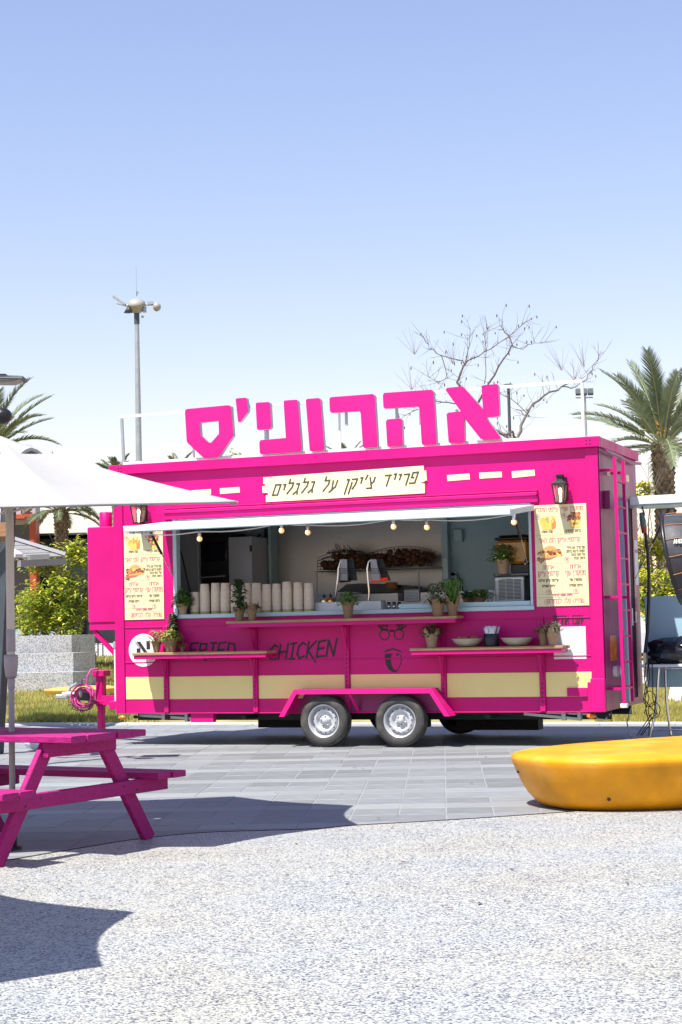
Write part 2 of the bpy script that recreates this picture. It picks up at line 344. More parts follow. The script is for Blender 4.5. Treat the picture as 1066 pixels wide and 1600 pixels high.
# ------------------------------------------------------------------ lettering
H = {
 'א': (.62, [[(0, 1), (.62, 0)], [(.58, 1), (.58, .66), (.40, .40)], [(.03, 0), (.05, .36), (.22, .62)]]),
 'ב': (.58, [[(0, 1), (.48, 1), (.48, 0)], [(0, 0), (.58, 0)]]),
 'ג': (.42, [[(.05, 1), (.32, 1), (.32, .35), (.42, 0)], [(.33, .32), (0, 0)]]),
 'ד': (.56, [[(0, 1), (.56, 1)], [(.45, 1), (.45, 0)]]),
 'ה': (.55, [[(0, 1), (.55, 1), (.55, 0)], [(.05, .62), (.05, 0)]]),
 'ו': (.18, [[(0, 1), (.18, 1), (.18, 0)]]),
 'ח': (.55, [[(0, 0), (0, 1), (.55, 1), (.55, 0)]]),
 'ט': (.55, [[(0, 1), (0, 0), (.55, 0), (.55, 1), (.3, 1), (.3, .7)]]),
 'י': (.18, [[(0, 1), (.18, 1), (.18, .52)]]),
 'ל': (.48, [[(0, 1.35), (0, 1), (.48, 1), (.48, .6), (.14, 0)]]),
 'ם': (.55, [[(0, 1), (.55, 1), (.55, 0), (0, 0), (0, 1)]]),
 'מ': (.58, [[(0, 1), (.14, .6), (.06, 0)], [(.12, .7), (.38, 1), (.58, .9), (.58, 0), (.3, 0)]]),
 'ן': (.18, [[(0, 1), (.18, 1), (.18, -.36)]]),
 'נ': (.36, [[(.08, 1), (.36, 1), (.36, 0), (0, 0)]]),
 'ס': (.55, [[(0, 1), (.55, 1), (.55, .4), (.3, 0), (.04, .4), (.04, 1)]]),
 'ע': (.52, [[(.06, 1), (.22, .1)], [(.52, 1), (.50, .42), (0, -.06)]]),
 'פ': (.52, [[(.2, .52), (0, .55), (0, 1), (.52, 1), (.52, 0), (0, 0)]]),
 'ף': (.52, [[(.2, .52), (0, .55), (0, 1), (.52, 1), (.52, -.36)]]),
 'צ': (.54, [[(0, 1), (.5, 0), (0, 0)], [(.52, 1), (.52, .62), (.32, .40)]]),
 'ק': (.52, [[(0, 1), (.52, 1), (.50, .5), (.32, .08)], [(.06, .66), (.06, -.36)]]),
 'כ': (.52, [[(0, 1), (.52, 1), (.52, 0), (0, 0)]]), 'ך': (.5, [[(0, 1), (.5, 1), (.5, -.36)]]), 'ז': (.3, [[(0, 1), (.3, 1)], [(.15, 1), (.15, 0)]]), 'ץ': (.5, [[(0, 1), (.1, .5), (.1, -.36)], [(.5, 1), (.5, .62), (.12, .42)]]),
 'ר': (.5, [[(0, 1), (.5, 1), (.5, 0)]]),
 'ש': (.66, [[(0, 1), (.05, 0), (.66, 0), (.66, 1)], [(.34, 1), (.34, .42), (.05, .1)]]),
 'ת': (.6, [[(0, 0), (.13, 0), (.13, 1), (.6, 1), (.6, 0)]]),
 "'": (.10, [[(.10, 1.12), (.02, .76)]]), ' ': (.34, []),
 'F': (.5, [[(0, 0), (.04, 1), (.55, 1.04)], [(.02, .55), (.42, .58)]]),
 'R': (.55, [[(0, 0), (.04, 1), (.5, .95), (.5, .62), (.04, .48), (.62, -.22)]]),
 'I': (.4, [[(.2, 0), (.24, 1)], [(.05, 1), (.42, 1.03)], [(0, 0), (.4, .02)]]),
 'E': (.5, [[(.52, 1.04), (.04, 1), (0, 0), (.5, .03)], [(.02, .52), (.42, .55)]]),
 'D': (.52, [[(.02, 0), (.04, 1), (.42, .92), (.56, .5), (.4, .1), (.02, 0)]]),
 'C': (.5, [[(.52, .88), (.3, 1.02), (.05, .75), (0, .3), (.2, 0), (.5, .12)]]),
 'S': (.5, [[(.5, .9), (.25, 1.05), (.05, .75), (.1, .5), (.42, .52), (.44, .18), (.2, -.06), (.02, .2)]]),
 'H': (.56, [[(0, -.02), (.04, 1)], [(.54, 0), (.58, 1.04)], [(.02, .5), (.56, .55)]]),
 'K': (.55, [[(0, 0), (.04, 1.02)], [(.56, 1.04), (.04, .48), (.68, -.30)]]),
 'N': (.58, [[(0, 0), (.04, 1), (.52, 0), (.6, 1.08)]]),
 'L': (.45, [[(0, 1), (0, 0), (.45, 0)]]), 'O': (.5, [[(0, 0), (0, 1), (.5, 1), (.5, 0), (0, 0)]]), 'V': (.5, [[(0, 1), (.25, 0), (.5, 1)]]),
 '1': (.2, [[(0, .8), (.2, 1), (.2, 0)]]), '2': (.4, [[(0, 1), (.4, 1), (.4, .5), (0, .5), (0, 0), (.4, 0)]]), '3': (.4, [[(0, 1), (.4, 1), (.4, 0), (0, 0)], [(.1, .5), (.4, .5)]]),
 '4': (.4, [[(0, 1), (0, .5), (.4, .5)], [(.4, 1), (.4, 0)]]), '5': (.4, [[(.4, 1), (0, 1), (0, .5), (.4, .5), (.4, 0), (0, 0)]]), '6': (.4, [[(.4, 1), (0, 1), (0, 0), (.4, 0), (.4, .5), (0, .5)]]),
 '7': (.4, [[(0, 1), (.4, 1), (.15, 0)]]), '9': (.4, [[(.4, .5), (0, .5), (0, 1), (.4, 1), (.4, 0), (0, 0)]]),
}
EPS = [0]
def text(mb, s, fn, cx, cy, h, th, sp=.16, slant=0.0, xs=1.0, align='c', rtl=True, jit=0):
    """lettering as thin strokes; fn(a, b, lift) maps plane coordinates to 3D; cx, cy = baseline point, h = letter height"""
    seq = list(s)[::-1] if rtl else list(s)
    if rtl:
        seq2 = []; i = 0
        seq = list(s)[::-1]
    W = sum((H[c][0] + sp) * xs for c in seq) - sp * xs
    x = {'c': -W / 2, 'r': -W, 'l': 0}[align]
    for c in seq:
        wd, st = H[c]; dy = random.uniform(-jit, jit)
        for pl in st:
            q = [((x + a * xs + (b + dy) * slant) * h + cx, (b + dy) * h + cy) for a, b in pl]
            for (a, b) in zip(q, q[1:]):
                d = V((b[0] - a[0], b[1] - a[1])); 
                if d.length < 1e-6: continue
                d.normalize(); n = V((-d.y, d.x)) * th / 2; e = d * th / 2
                EPS[0] = (EPS[0] + 1) % 12; l = EPS[0] * 4e-5
                mb.quad(fn(a[0] - e.x - n.x, a[1] - e.y - n.y, l), fn(b[0] + e.x - n.x, b[1] + e.y - n.y, l), fn(b[0] + e.x + n.x, b[1] + e.y + n.y, l), fn(a[0] - e.x + n.x, a[1] - e.y + n.y, l))
        x += (wd + sp) * xs
    return mb
def ring(mb, fn, cx, cy, r, th, n=18, lift=0):
    for k in range(n):
        a, b = 2 * PI * k / n, 2 * PI * (k + 1) / n
        mb.quad(*[fn(cx + math.cos(t) * q, cy + math.sin(t) * q, lift) for t, q in ((a, r - th / 2), (b, r - th / 2), (b, r + th / 2), (a, r + th / 2))])
    return mb
def front(y): return lambda a, b, l=0: V((a, y - l, b))
def flat(mb, poly, fn, lift=0):
    t = tessellate_polygon([[V((q[0], q[1], 0)) for q in poly]])
    mb.add([fn(q[0], q[1], lift) for q in poly], [tuple(x) for x in t]); return mb

# ------------------------------------------------------------------ ground
setting('ground', MB().box(-400, 400, -120, 600, -0.4, -0.09), 'earth')
PU, PW = V((math.cos(math.radians(18)), math.sin(math.radians(18)), 0)), V((-math.sin(math.radians(18)), math.cos(math.radians(18)), 0))
C0 = V((CAM.x, CAM.y, 0))
def pv(a, b, z): return C0 + PU * a + PW * b + V((0, 0, z))
bed = MB(); bed.add([(-40, -30, -.0085), (30, -30, -.0085), (30, 4.0, -.0085), (-40, 4.0, -.0085)], [(0, 1, 2, 3)])
paving = setting('paving', bed, 'mortar')
slabs = []
rows = []
b = 13.5 - 1.21 * 4 - .15
while b < 24.5:
    rows += [(b, .30, 1), (b + .30, .455, 0), (b + .755, .455, 0)]; b += 1.21
rs = random.Random(3)
for (b0, hh, lite) in rows:
    a = -.26 * b0 - .055 * b0 - 1; a = math.floor(a / .345) * .345
    end = .24 * b0 + 1.6
    while a < end:
        k = rs.choice((1, 1, 2, 2, 3)) if lite else rs.choice((1, 1, 1, 2))
        slabs.append((b0, a, a + k * .345, b0 + hh, lite)); a += k * .345
bound_px = [(-900, 1610), (-420, 1470), (-150, 1385), (0, 1347), (33, 1341), (144, 1322), (216, 1311), (320, 1301), (486, 1295.5), (551, 1290), (667, 1283.5), (800, 1275), (950, 1264), (1066, 1254), (1300, 1232), (1700, 1190)]
BP = [onZ(x, y, 0) for x, y in bound_px]
# smooth the border a little
BB = []
for i in range(len(BP) - 1):
    p0, p1, p2, p3 = BP[max(i - 1, 0)], BP[i], BP[i + 1], BP[min(i + 2, len(BP) - 1)]
    for k in range(6):
        t = k / 6
        BB.append(0.5 * ((2 * p1) + (p2 - p0) * t + (2 * p0 - 5 * p1 + 4 * p2 - p3) * t * t + (3 * p1 - p0 - 3 * p2 + p3) * t ** 3))
BB.append(BP[-1])
def in_view(p):
    d = p - CAM; z = d.dot(CF)
    return z > 1 and abs(d.dot(CR) / z * FPX) < 560
def hidden(p):                                     # under the terrazzo
    q = min(BB, key=lambda e: abs((e - CAM).dot(CR) / max(.5, (e - CAM).dot(CF)) - (p - CAM).dot(CR) / max(.5, (p - CAM).dot(CF))))
    return (p - CAM).dot(CF) < (q - CAM).dot(CF) - .35
slabs = [s for s in slabs if not hidden(pv((s[1] + s[2]) / 2, s[3], 0)) and pv((s[1] + s[2]) / 2, s[0], 0).y < 3.9]
vis = [s for s in slabs if in_view(pv((s[1] + s[2]) / 2, (s[0] + s[3]) / 2, 0))]
vis.sort(key=lambda s: s[0] - (s[2] - s[1]) * 2)
near = vis[:296]; keep = set(map(id, near)); rest = [s for s in slabs if id(s) not in keep]
cache = {}
for s in near:
    key = (round(s[2] - s[1], 3), round(s[3] - s[0], 3), s[4])
    if key not in cache:
        g = .004; x, y = key[0] / 2 - g, key[1] / 2 - g
        mb_ = MB(); c_ = .0035
        mb_.add([(-x, -y, -.03), (x, -y, -.03), (x, y, -.03), (-x, y, -.03), (-x, -y, -c_), (x, -y, -c_), (x, y, -c_), (-x, y, -c_),
                 (-x + c_, -y + c_, 0), (x - c_, -y + c_, 0), (x - c_, y - c_, 0), (-x + c_, y - c_, 0)],
                [(0, 1, 5, 4), (1, 2, 6, 5), (2, 3, 7, 6), (3, 0, 4, 7), (4, 5, 9, 8), (5, 6, 10, 9), (6, 7, 11, 10), (7, 4, 8, 11), (8, 9, 10, 11)])
        o = mb_.build('slab', 'slatelite' if s[4] else 'slate', paving); cache[key] = o
    else:
        o = cache[key].copy(); COL.objects.link(o)
    o.parent = paving
    o.location = pv((s[1] + s[2]) / 2, (s[0] + s[3]) / 2, -.0055 + rs.uniform(-.0012, .0012))
    o.rotation_euler = (rs.uniform(-.0015, .0015), rs.uniform(-.0015, .0015), math.radians(18))
for lite in (0, 1):
    mb_ = MB()
    for s in rest:
        if s[4] != lite: continue
        g = .004; z = -.0055 + rs.uniform(-.001, .001)
        mb_.add([pv(s[1] + g, s[0] + g, z), pv(s[2] - g, s[0] + g, z), pv(s[2] - g, s[3] - g, z), pv(s[1] + g, s[3] - g, z)], [(0, 1, 2, 3)])
    if mb_.v:
        tag(mb_.build('slab', 'slatelite' if lite else 'slate', paving), kind='stuff')
tz = MB(); poly = [(p.x, p.y) for p in BB] + [(30, -6), (30, -40), (-30, -40), (-30, -20)]
tz.prism([poly], lambda a, b: V((a, b, 0.0)), (0, 0, -.03))
setting('terrazzo', tz, 'terrazzo')
ed = MB(); ed.tube([p + V((0, 0, -.008)) for p in BB], .014, 6)
setting('edging', ed, 'blackmetal')
kb = MB()
x = -45
while x < 14:
    kb.bbox(x, x + .994, 4.0, 4.42, -.1, .012, .006); x += 1.0
setting('kerb', kb, 'kerb')
lw = MB()
n = 60
for i in range(n):
    for j in range(24):
        pass
gx = [-60 + i * 1.0 for i in range(81)]; gy = [4.42 + j * 1.0 for j in range(58)]
vs = []; rl = random.Random(5)
for yv in gy:
    for xv in gx: vs.append((xv, yv, .0 + (rl.uniform(0, .05) if yv > 5 else .0)))
fs = []
for j in range(len(gy) - 1):
    for i in range(len(gx) - 1):
        if gx[i] > -9 and gy[j] > 16.5: continue
        a = j * len(gx) + i; fs.append((a, a + 1, a + 1 + len(gx), a + len(gx)))
lw.add(vs, fs, True)
setting('lawn', lw, 'lawn')
for mt_, N, seed in (('blade', 30000, 1), ('bladegreen', 14000, 2)):
    gb = MB(); r_ = random.Random(seed); vs = []; fs = []
    while len(fs) < N:
        px_, py_ = (r_.uniform(-10, 250), r_.uniform(1020, 1132)) if r_.random() < .62 else (r_.uniform(930, 1090), r_.uniform(1066, 1134))
        p = onZ(px_, py_, 0.02)
        if p.y < 4.4 or (p.x > -9 and p.y > 16.4) or p.y > 61: continue
        k = 1 + max(0, (p - CAM).length - 24) / 40
        h_ = r_.uniform(.03, .085) * k; a = r_.uniform(0, PI); ww = .011 * k; l = r_.uniform(-.05, .05)
        if seed == 2 and (math.sin(p.x * 1.1) + math.sin(p.y * .9 + p.x * .5)) < .2: continue
        i = len(vs); e = V((math.cos(a), math.sin(a), 0)) * ww
        vs += [p - e - V((0, 0, .03)), p + e - V((0, 0, .03)), p + V((l, l * .5, h_))]; fs.append((i, i + 1, i + 2))
    gb.v = vs; gb.f = fs; gb.sm = [False] * len(fs)
    tag(gb.build('grass', mt_), 'dry yellow green lawn grass behind the pink trailer' if seed == 1 else 'greener tufts growing through the dry lawn grass', 'grass', kind='stuff')

# ------------------------------------------------------------------ the food trailer
T = thing('food_trailer', 'bright pink food trailer with open serving window and big Hebrew letters on its roof', 'food trailer', (-3, 1, 0))
XL, XR, YB, ZB, ZT = -6.0, 0.0, 2.0, .38, 3.27
WX0, WX1, WZ0, WZ1 = -5.205, -.775, 1.50, 2.69
a = .05
MB().box(XL + .012, WX0, 0, a, ZB, ZT).build('wall', 'pink', T)                                   # left of the window
MB().box(WX1, XR - .012, 0, a, ZB, ZT).build('wall', 'pink', T)
MB().box(WX0, WX1, 0, a, WZ1, ZT).build('wall', 'pink', T)
MB().box(WX0, WX1, 0, a, ZB, WZ0).build('wall', 'pink', T)
MB().box(XL, XL + a, a + .001, YB, ZB, ZT).build('wall', 'pink', T)
DY0, DY1, DZ0, DZ1 = .98, 1.72, .46, 2.68
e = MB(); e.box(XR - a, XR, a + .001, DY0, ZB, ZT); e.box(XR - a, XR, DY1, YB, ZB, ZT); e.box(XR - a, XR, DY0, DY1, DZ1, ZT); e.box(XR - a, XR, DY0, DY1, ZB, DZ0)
e.build('end_wall', 'pinkshade', T)
MB().box(XL + a, XR - a, YB - .04, YB, ZB, ZT).build('rear_wall', 'pink', T)
MB().box(XL + a, XR - a, a + .002, YB - .041, ZB, ZB + .08).build('floor', 'floor', T)
MB().box(XL, XR, .001, YB, ZT + .001, ZT + .05).build('roof', 'white', T)
tr = MB(); o_ = .06
tr.bbox(XL - .03, XR + .03, -o_, -.001, ZT - .004, ZT + .112, .005); tr.bbox(XR + .001, XR + .032, 0, YB + .04, ZT - .002, ZT + .11, .004)
tr.bbox(XL - .031, XL - .001, 0, YB + .04, ZT - .002, ZT + .11, .004); tr.bbox(XL, XR, YB + .002, YB + .04, ZT, ZT + .11, .004)
tr.bbox(XL - .03, XR + .03, -.001, .03, ZT + .106, ZT + .116, .002)
trim = tr.build('roof_trim', 'pink', T)
bolts = MB()
for x in (-5.9, -5.86, -.11, -.07): 
    for z in (.035, .075): bolts.lathe([(1e-4, -.006), (.007, -.005), (.008, 0)], (x, -o_, ZT + z), 'Y', 8)
bolts.build('bolt', 'dark', trim)
# corner posts, wall seams and rails
MB().bbox(XL - .001, XL + .125, -.014, -.0005, ZB - .002, ZT - .005, .004).build('corner_post', 'pink', T)
MB().bbox(XR - .14, XR + .001, -.014, -.0005, ZB - .002, ZT - .005, .004).build('corner_post', 'pink', T)
hr = MB()
hr.bbox(WX0 - .1, WX1 + .09, -.05, -.001, WZ1 + .075, WZ1 + .115, .008); hr.bbox(WX0 - .1, WX1 + .09, -.022, -.001, WZ1 + .125, WZ1 + .142, .004)
hr.bbox(WX0 - .1, WX1 + .09, -.028, -.001, WZ1 + .001, WZ1 + .074, .004)
hr.build('hinge_rail', 'pink', T)
sm = MB()
for z in (1.40, 0.98, .372): sm.bbox(XL + .13, XR - .145, -.008, -.0005, z, z + .012, .002)
sm.build('seam_strip', 'pink', T)
# white frame and letters on the roof
fr = MB(); yF = .17
fr.bbox(XL + .05, XR - .17, yF - .02, yF + .10, ZT + .052, ZT + .165, .004)
fr.beam((-5.98, yF, 4.00), (-.19, yF, 4.03), .035, .035); fr.beam((-.19, yF, ZT + .16), (-.19, yF, 4.01), .03, .03)
fr.beam((-.19, yF, ZT + .1), (-.16, yF + .9, ZT + .1), .03, .03)
for x in (-5.0, -4.05, -3.1, -2.1): fr.beam((x, yF + .02, ZT + .16), (x, yF + .02, 3.995), .022, .022)
frame = fr.build('sign_frame', 'white', T)
MB().beam((-5.94, yF, ZT + .05), (-5.965, yF, 3.975), .03, .03).build('shaded_frame_post', 'galv', frame)  # left post of the white frame; grey colour stands in for its shade
yL = .08
LET = {   # outlines traced on the sign plane, each a solid letter 6 cm thick
 'samekh': [[(289, 642), (291.5, 639), (357, 633), (361, 635), (364.6, 681), (343, 712.5), (339, 715), (320, 716.5), (317, 714.5), (293, 692), (291.8, 689)], [(312, 660.5), (341.5, 657.5), (342.3, 677.5), (331, 690.5), (328.6, 692), (325.5, 691), (313.3, 679.5)]],
 'geresh': [[(368.2, 624), (369.8, 622.4), (383.5, 621.2), (385.4, 622.5), (387.8, 641), (387, 644), (375.5, 659), (373, 659.6), (372, 658)]],
 'nun_top': [[(399.5, 631), (401.5, 629), (419.5, 628), (421.8, 630), (423.8, 667.5), (421.8, 670.5), (404, 672), (401.6, 670)]],
 'nun': [[(443.2, 627.5), (445.5, 625.6), (463, 624.4), (465.2, 626.5), (471.2, 702.5), (469.5, 705.8), (408.5, 710.2), (406, 708), (405.3, 691), (407.5, 687.6), (446.8, 684.2)]],
 'vav': [[(477.8, 625.5), (480, 623.2), (498, 621.8), (500.6, 624), (506.8, 701), (505, 704.2), (486.5, 705.5), (484, 703.5)]],
 'resh': [[(514.6, 623.5), (516.8, 620.5), (582, 615.5), (585.5, 618), (590.2, 695.5), (588.5, 698.6), (569.6, 700.2), (567.2, 698), (563.6, 645.5), (561.5, 642.4), (518, 645.2), (515.6, 642.5)]],
 'he': [[(598.2, 617), (600.5, 613.8), (674, 608.8), (677.4, 611.5), (682.4, 691.5), (680.8, 694.6), (661.5, 695.6), (659, 693.5), (655.6, 638), (653.5, 635.2), (601.8, 638.6), (599.2, 636)]],
 'he_foot': [[(603, 658.5), (605.5, 655.2), (625.5, 653.6), (628, 655.8), (629.4, 694), (627.5, 697), (607.5, 698.4), (605.2, 696.5)]],
 'alef': [[(696.2, 609.5), (698.5, 606), (722.5, 603.6), (725, 605.5), (755, 639.5), (752.2, 603.5), (755, 601.8), (776, 600), (778.4, 602), (780.6, 648), (778.5, 651), (759, 652), (782.4, 683.5), (780, 686.8), (755.5, 687.6), (751, 685.5), (725.2, 653), (726.2, 689.5), (724, 692), (703.5, 692.8), (701, 690.5), (697.8, 647.5), (700.5, 644.6), (720, 642.6)]],
}
def sgn(px, py): p = onY(px, py, yL); return (p.x, p.z)
for nm, polys in LET.items():
    P = [[sgn(*q) for q in pl] for pl in polys]
    back = MB().prism(P, lambda a, b: V((a, yL + .009, b)), (0, .055, 0)).build('letter', 'letterside', frame)
    MB().prism(P, lambda a, b: V((a, yL, b)), (0, .008, 0)).build('letter_face', 'pinksign', frame)
st = MB()
for px, py, py2 in ((541, 640, 665), (418, 668, 690), (620, 636, 658), (388.5, 632, 640), (714, 640, 690)):
    p, q = onY(px, py, yL + .075), onY(px, py2, yL + .075); MB().box(p.x - .015, p.x + .015, yL + .064, yL + .09, q.z, p.z).build('letter_bracket', 'galv', frame)
# cream sign with the hand lettered slogan
pl = [(411.5, 746), (662, 727.5), (662.2, 735), (666, 735.2), (667, 750.5), (663, 751), (663.3, 753), (658, 753.5), (658.4, 755.5), (663.5, 755.5), (663.8, 770.5), (416, 784.5), (415.6, 774), (419, 773.7), (418.8, 770), (410.5, 770), (410, 760), (415, 759), (414.8, 756.5), (411.8, 756)]
board = MB().prism([[(lambda p: (p.x, p.z))(onY(x, y, -.02)) for x, y in pl]], lambda a, b: V((a, -.022, b)), (0, .0215, 0)).build('sign_board', 'creamlite', T)
A, B = onY(431, 773, -.03), onY(642, 756.5, -.03)
slope = (B.z - A.z) / (B.x - A.x)
fnS = lambda a, b, l=0: V((A.x + a, -.0235 - l, A.z + a * slope + b))
tx = MB(); text(tx, "פרייד צ'יקן על גלגלים", fnS, (B.x - A.x) / 2, .0, .118, .021, sp=.36, slant=.38, xs=.98, jit=.10)
tx.build('lettering', 'brownink', board)
for q in ([(254, 769.3), (286, 767), (286.6, 776), (254.6, 778.5)], [(299, 766.3), (329.5, 764), (330, 772.6), (299.8, 774.8)], [(343.4, 763), (374.4, 760.8), (375, 769.4), (344.2, 771.9)], [(698.6, 742.4), (733.6, 739.8), (734.4, 749), (699.6, 751.8)], [(748.8, 738.6), (784, 736.8), (784.6, 745.6), (749.6, 748)], [(799.6, 736.4), (835.2, 733.8), (836, 743.2), (800.6, 746.8)]):
    MB().prism([[(lambda p: (p.x, p.z))(onY(x, y, -.004)) for x, y in q]], lambda a, b: V((a, -.005, b)), (0, .0045, 0)).build('dash', 'creamlite', T)
for y0 in (.42, .76, 1.18, 1.42): MB().box(XR + .0005, XR + .005, y0, y0 + .17, 2.985, 3.065).build('dash', 'creamlite', T)
# wall lanterns
def lantern(cx, cz):
    y = -.115; m_ = MB()
    m_.box(cx - .05, cx + .05, -.03, -.001, cz - .1, cz + .17)
    m_.beam((cx, -.02, cz + .15), (cx, y, cz + .155), .04, .03)
    m_.lathe([(.001, .19), (.055, .19), (.055, .165), (.04, .16), (.045, .135), (.112, .092), (.112, .078), (.05, .077)], (cx, y, cz), (V((.707, .707, 0)), V((-.707, .707, 0)), V((0, 0, 1))), 4, False)
    for sx in (-1, 1):
        for sy in (-1, 1): m_.beam((cx + sx * .073, y + sy * .073, cz + .08), (cx + sx * .047, y + sy * .047, cz - .118), .012, .012)
    m_.box(cx - .052, cx + .052, y - .052, y + .052, cz - .135, cz - .115)
    r = m_.build('lantern', 'blackmetal', T)
    g = MB(); g.lathe([(.094, .076), (.060, -.113)], (cx, y, cz), (V((.707, .707, 0)), V((-.707, .707, 0)), V((0, 0, 1))), 4, False); g.build('glass', 'lampglass', r)
    g = MB(); g.lathe([(.001, .045), (.014, .038), (.019, .010), (.014, -.02), (.009, -.05), (.009, -.11)], (cx, y, cz), 'Z', 12); g.build('bulb', 'filament', r)
lantern(-.405, 2.785); lantern(-5.60, 2.785)
# menus
def menu(x0, z0, x1, z1):
    b_ = MB().bbox(x0, x1, -.0095, -.0006, z0, z1, .002).build('menu_board', 'menu', T)
    Wd, Hd = x1 - x0, z1 - z0
    fn = lambda a, b, l=0: V((x0 + a * Wd, -.0103 - l, z0 + b * Hd))
    fm = lambda a, b, l=0: V((x0 + a, -.0103 - l, z0 + b))
    mg, gr, ln = MB(), MB(), MB()
    def t(mb, s, u, v, h, th=.0056, **k): text(mb, s, fm, u * Wd, v * Hd, h, th, **k)
    t(mg, "צ'יפס הולנדי", .24, .935, .040); t(mg, "פופקורן עוף", .74, .935, .040)
    t(mg, "קריספי צ'יקן הוט האני", .47, .630, .042)
    t(mg, "ארוחת", .24, .365, .040); t(mg, "קריספי צ'יקן", .24, .300, .046, xs=.85)
    t(mg, "ארוחת", .76, .365, .040); t(mg, "פופקורן עוף", .76, .300, .046, xs=.85)
    t(mg, "שתייה קלה לבחירה", .56, .030, .042)
    t(mg, "תוספת משקה לארוחה", .5, .100, .020, .005)
    for s, u, v in (("מנה אישית", .24, .725), ("ברוטב לבחירה", .74, .725), ("קריספי צ'יקן וצ'יפס", .24, .245), ("צ'יפס ושתייה", .24, .190), ("פופקורן עוף", .76, .245), ("צ'יפס ושתייה", .76, .190)): t(gr, s, u, v, .023, .006)
    for i, s in enumerate(("עוף פריך עם צ'ילי", "חמאה ודבש ברוטב", "עלי חסה ובצל", "ורוטב הבית")): t(gr, s, .95, .560 - i * .035, .022, .0055, align='r')
    for s, u, v in (('32', .065, .885), ('46', .575, .885), ('49', .60, .455), ('79', .24, .140), ('75', .76, .140), ('12', .2, .045)):
        ring(mg, fm, u * Wd, v * Hd, .029, .004); t(mg, s, u, v - .009, .024, .004, rtl=False)
    for u0, v0, u1, v1 in ((.02, .70, .98, .70), (.02, .42, .98, .42), (.02, .122, .98, .122), (.02, .086, .98, .086), (.5, .70, .5, .985), (.5, .122, .5, .42)):
        if u0 == u1: ln.quad(fn(u0 - .002, v0), fn(u0 + .002, v0), fn(u0 + .002, v1), fn(u0 - .002, v1))
        else: ln.quad(fn(u0, v0 - .0009), fn(u1, v0 - .0009), fn(u1, v0 + .0009), fn(u0, v0 + .0009))
    mg.build('lettering', 'magenta', b_); gr.build('lettering', 'greyink', b_); ln.build('ruling', 'greyink', b_)
    rp = random.Random(int(x0 * 100))
    # printed dishes: fries, popcorn chicken, burger in a hand, drawn as many small flat patches
    pics = {'yellow': MB(), 'orange': MB(), 'brown': MB(), 'red': MB(), 'bun': MB()}
    def stick(mb, u, v, du, dv, th, l):
        p, q = V((u * Wd, v * Hd)), V(((u + du) * Wd, (v + dv) * Hd)); d = (q - p).normalized(); nn = V((-d.y, d.x)) * th
        mb.quad(fm(p.x - nn.x, p.y - nn.y, l), fm(q.x - nn.x, q.y - nn.y, l), fm(q.x + nn.x, q.y + nn.y, l), fm(p.x + nn.x, p.y + nn.y, l))
    def blob(mb, u, v, r, l, sx=1.0):
        k = 9; ph = rp.uniform(0, 6)
        pts = [fm(u * Wd + math.cos(2 * PI * i / k + ph) * r * sx * rp.uniform(.75, 1.1), v * Hd + math.sin(2 * PI * i / k + ph) * r * rp.uniform(.75, 1.1), l) for i in range(k)]
        mb.add(pts, [tuple(range(k))])
    L_ = lambda: rp.uniform(.0002, .0012)
    for i in range(46): stick(pics[rp.choice(('yellow', 'yellow', 'orange'))], .18 + rp.uniform(-.07, .20), .82 + rp.uniform(-.02, .03), rp.uniform(-.05, .06), rp.uniform(.02, .06), .0055, L_())
    flat(pics['yellow'], [(.12 * Wd, .83 * Hd), (.33 * Wd, .82 * Hd), (.33 * Wd, .755 * Hd), (.15 * Wd, .76 * Hd)], fm, .0014)
    flat(pics['orange'], [(.33 * Wd, .82 * Hd), (.42 * Wd, .835 * Hd), (.41 * Wd, .77 * Hd), (.33 * Wd, .755 * Hd)], fm, .0014)
    for i in range(44): blob(pics[rp.choice(('brown', 'brown', 'red', 'orange'))], .76 + rp.uniform(-.12, .13), .865 + rp.uniform(-.03, .045), rp.uniform(.010, .020), L_())
    flat(pics['yellow'], [(.66 * Wd, .84 * Hd), (.89 * Wd, .84 * Hd), (.86 * Wd, .762 * Hd), (.69 * Wd, .762 * Hd)], fm, .0014)
    flat(pics['red'], [(.72 * Wd, .815 * Hd), (.84 * Wd, .815 * Hd), (.83 * Wd, .795 * Hd), (.73 * Wd, .795 * Hd)], fm, .0017)
    bu = [(.13, .545), (.18, .58), (.27, .598), (.36, .59), (.43, .56), (.45, .543)]
    flat(pics['bun'], [(u * Wd, v * Hd) for u, v in bu], fm, .0006)
    for i in range(70): blob(pics[rp.choice(('brown', 'red', 'orange', 'brown', 'yellow'))], .29 + rp.uniform(-.21, .21), .525 + rp.uniform(-.028, .022), rp.uniform(.010, .022), L_(), 1.3)
    flat(pics['bun'], [(.13 * Wd, .492 * Hd), (.45 * Wd, .505 * Hd), (.40 * Wd, .482 * Hd), (.20 * Wd, .474 * Hd)], fm, .0015)
    flat(pics['red'], [(.0 * Wd, .455 * Hd), (.1 * Wd, .478 * Hd), (.34 * Wd, .482 * Hd), (.42 * Wd, .495 * Hd), (.30 * Wd, .462 * Hd), (.12 * Wd, .452 * Hd)], fm, .0016)
    for i in range(9): blob(pics['brown'], .10 + rp.uniform(-.05, .05), .455 + rp.uniform(-.02, .025), .012, L_())
    for k, c in (('yellow', 'pic_yellow'), ('orange', 'pic_orange'), ('brown', 'pic_brown'), ('red', 'pic_red'), ('bun', 'pic_bun')): pics[k].build('food_picture', c, b_)
M['pic_yellow'] = mat('print_yellow', (0.85, 0.60, 0.12), .5); M['pic_orange'] = mat('print_orange', (0.75, 0.26, 0.06), .5)
M['pic_brown'] = mat('print_brown', (0.24, 0.07, 0.03), .5); M['pic_red'] = mat('print_red', (0.55, 0.16, 0.10), .5); M['pic_bun'] = mat('print_bun', (0.72, 0.40, 0.14), .5)
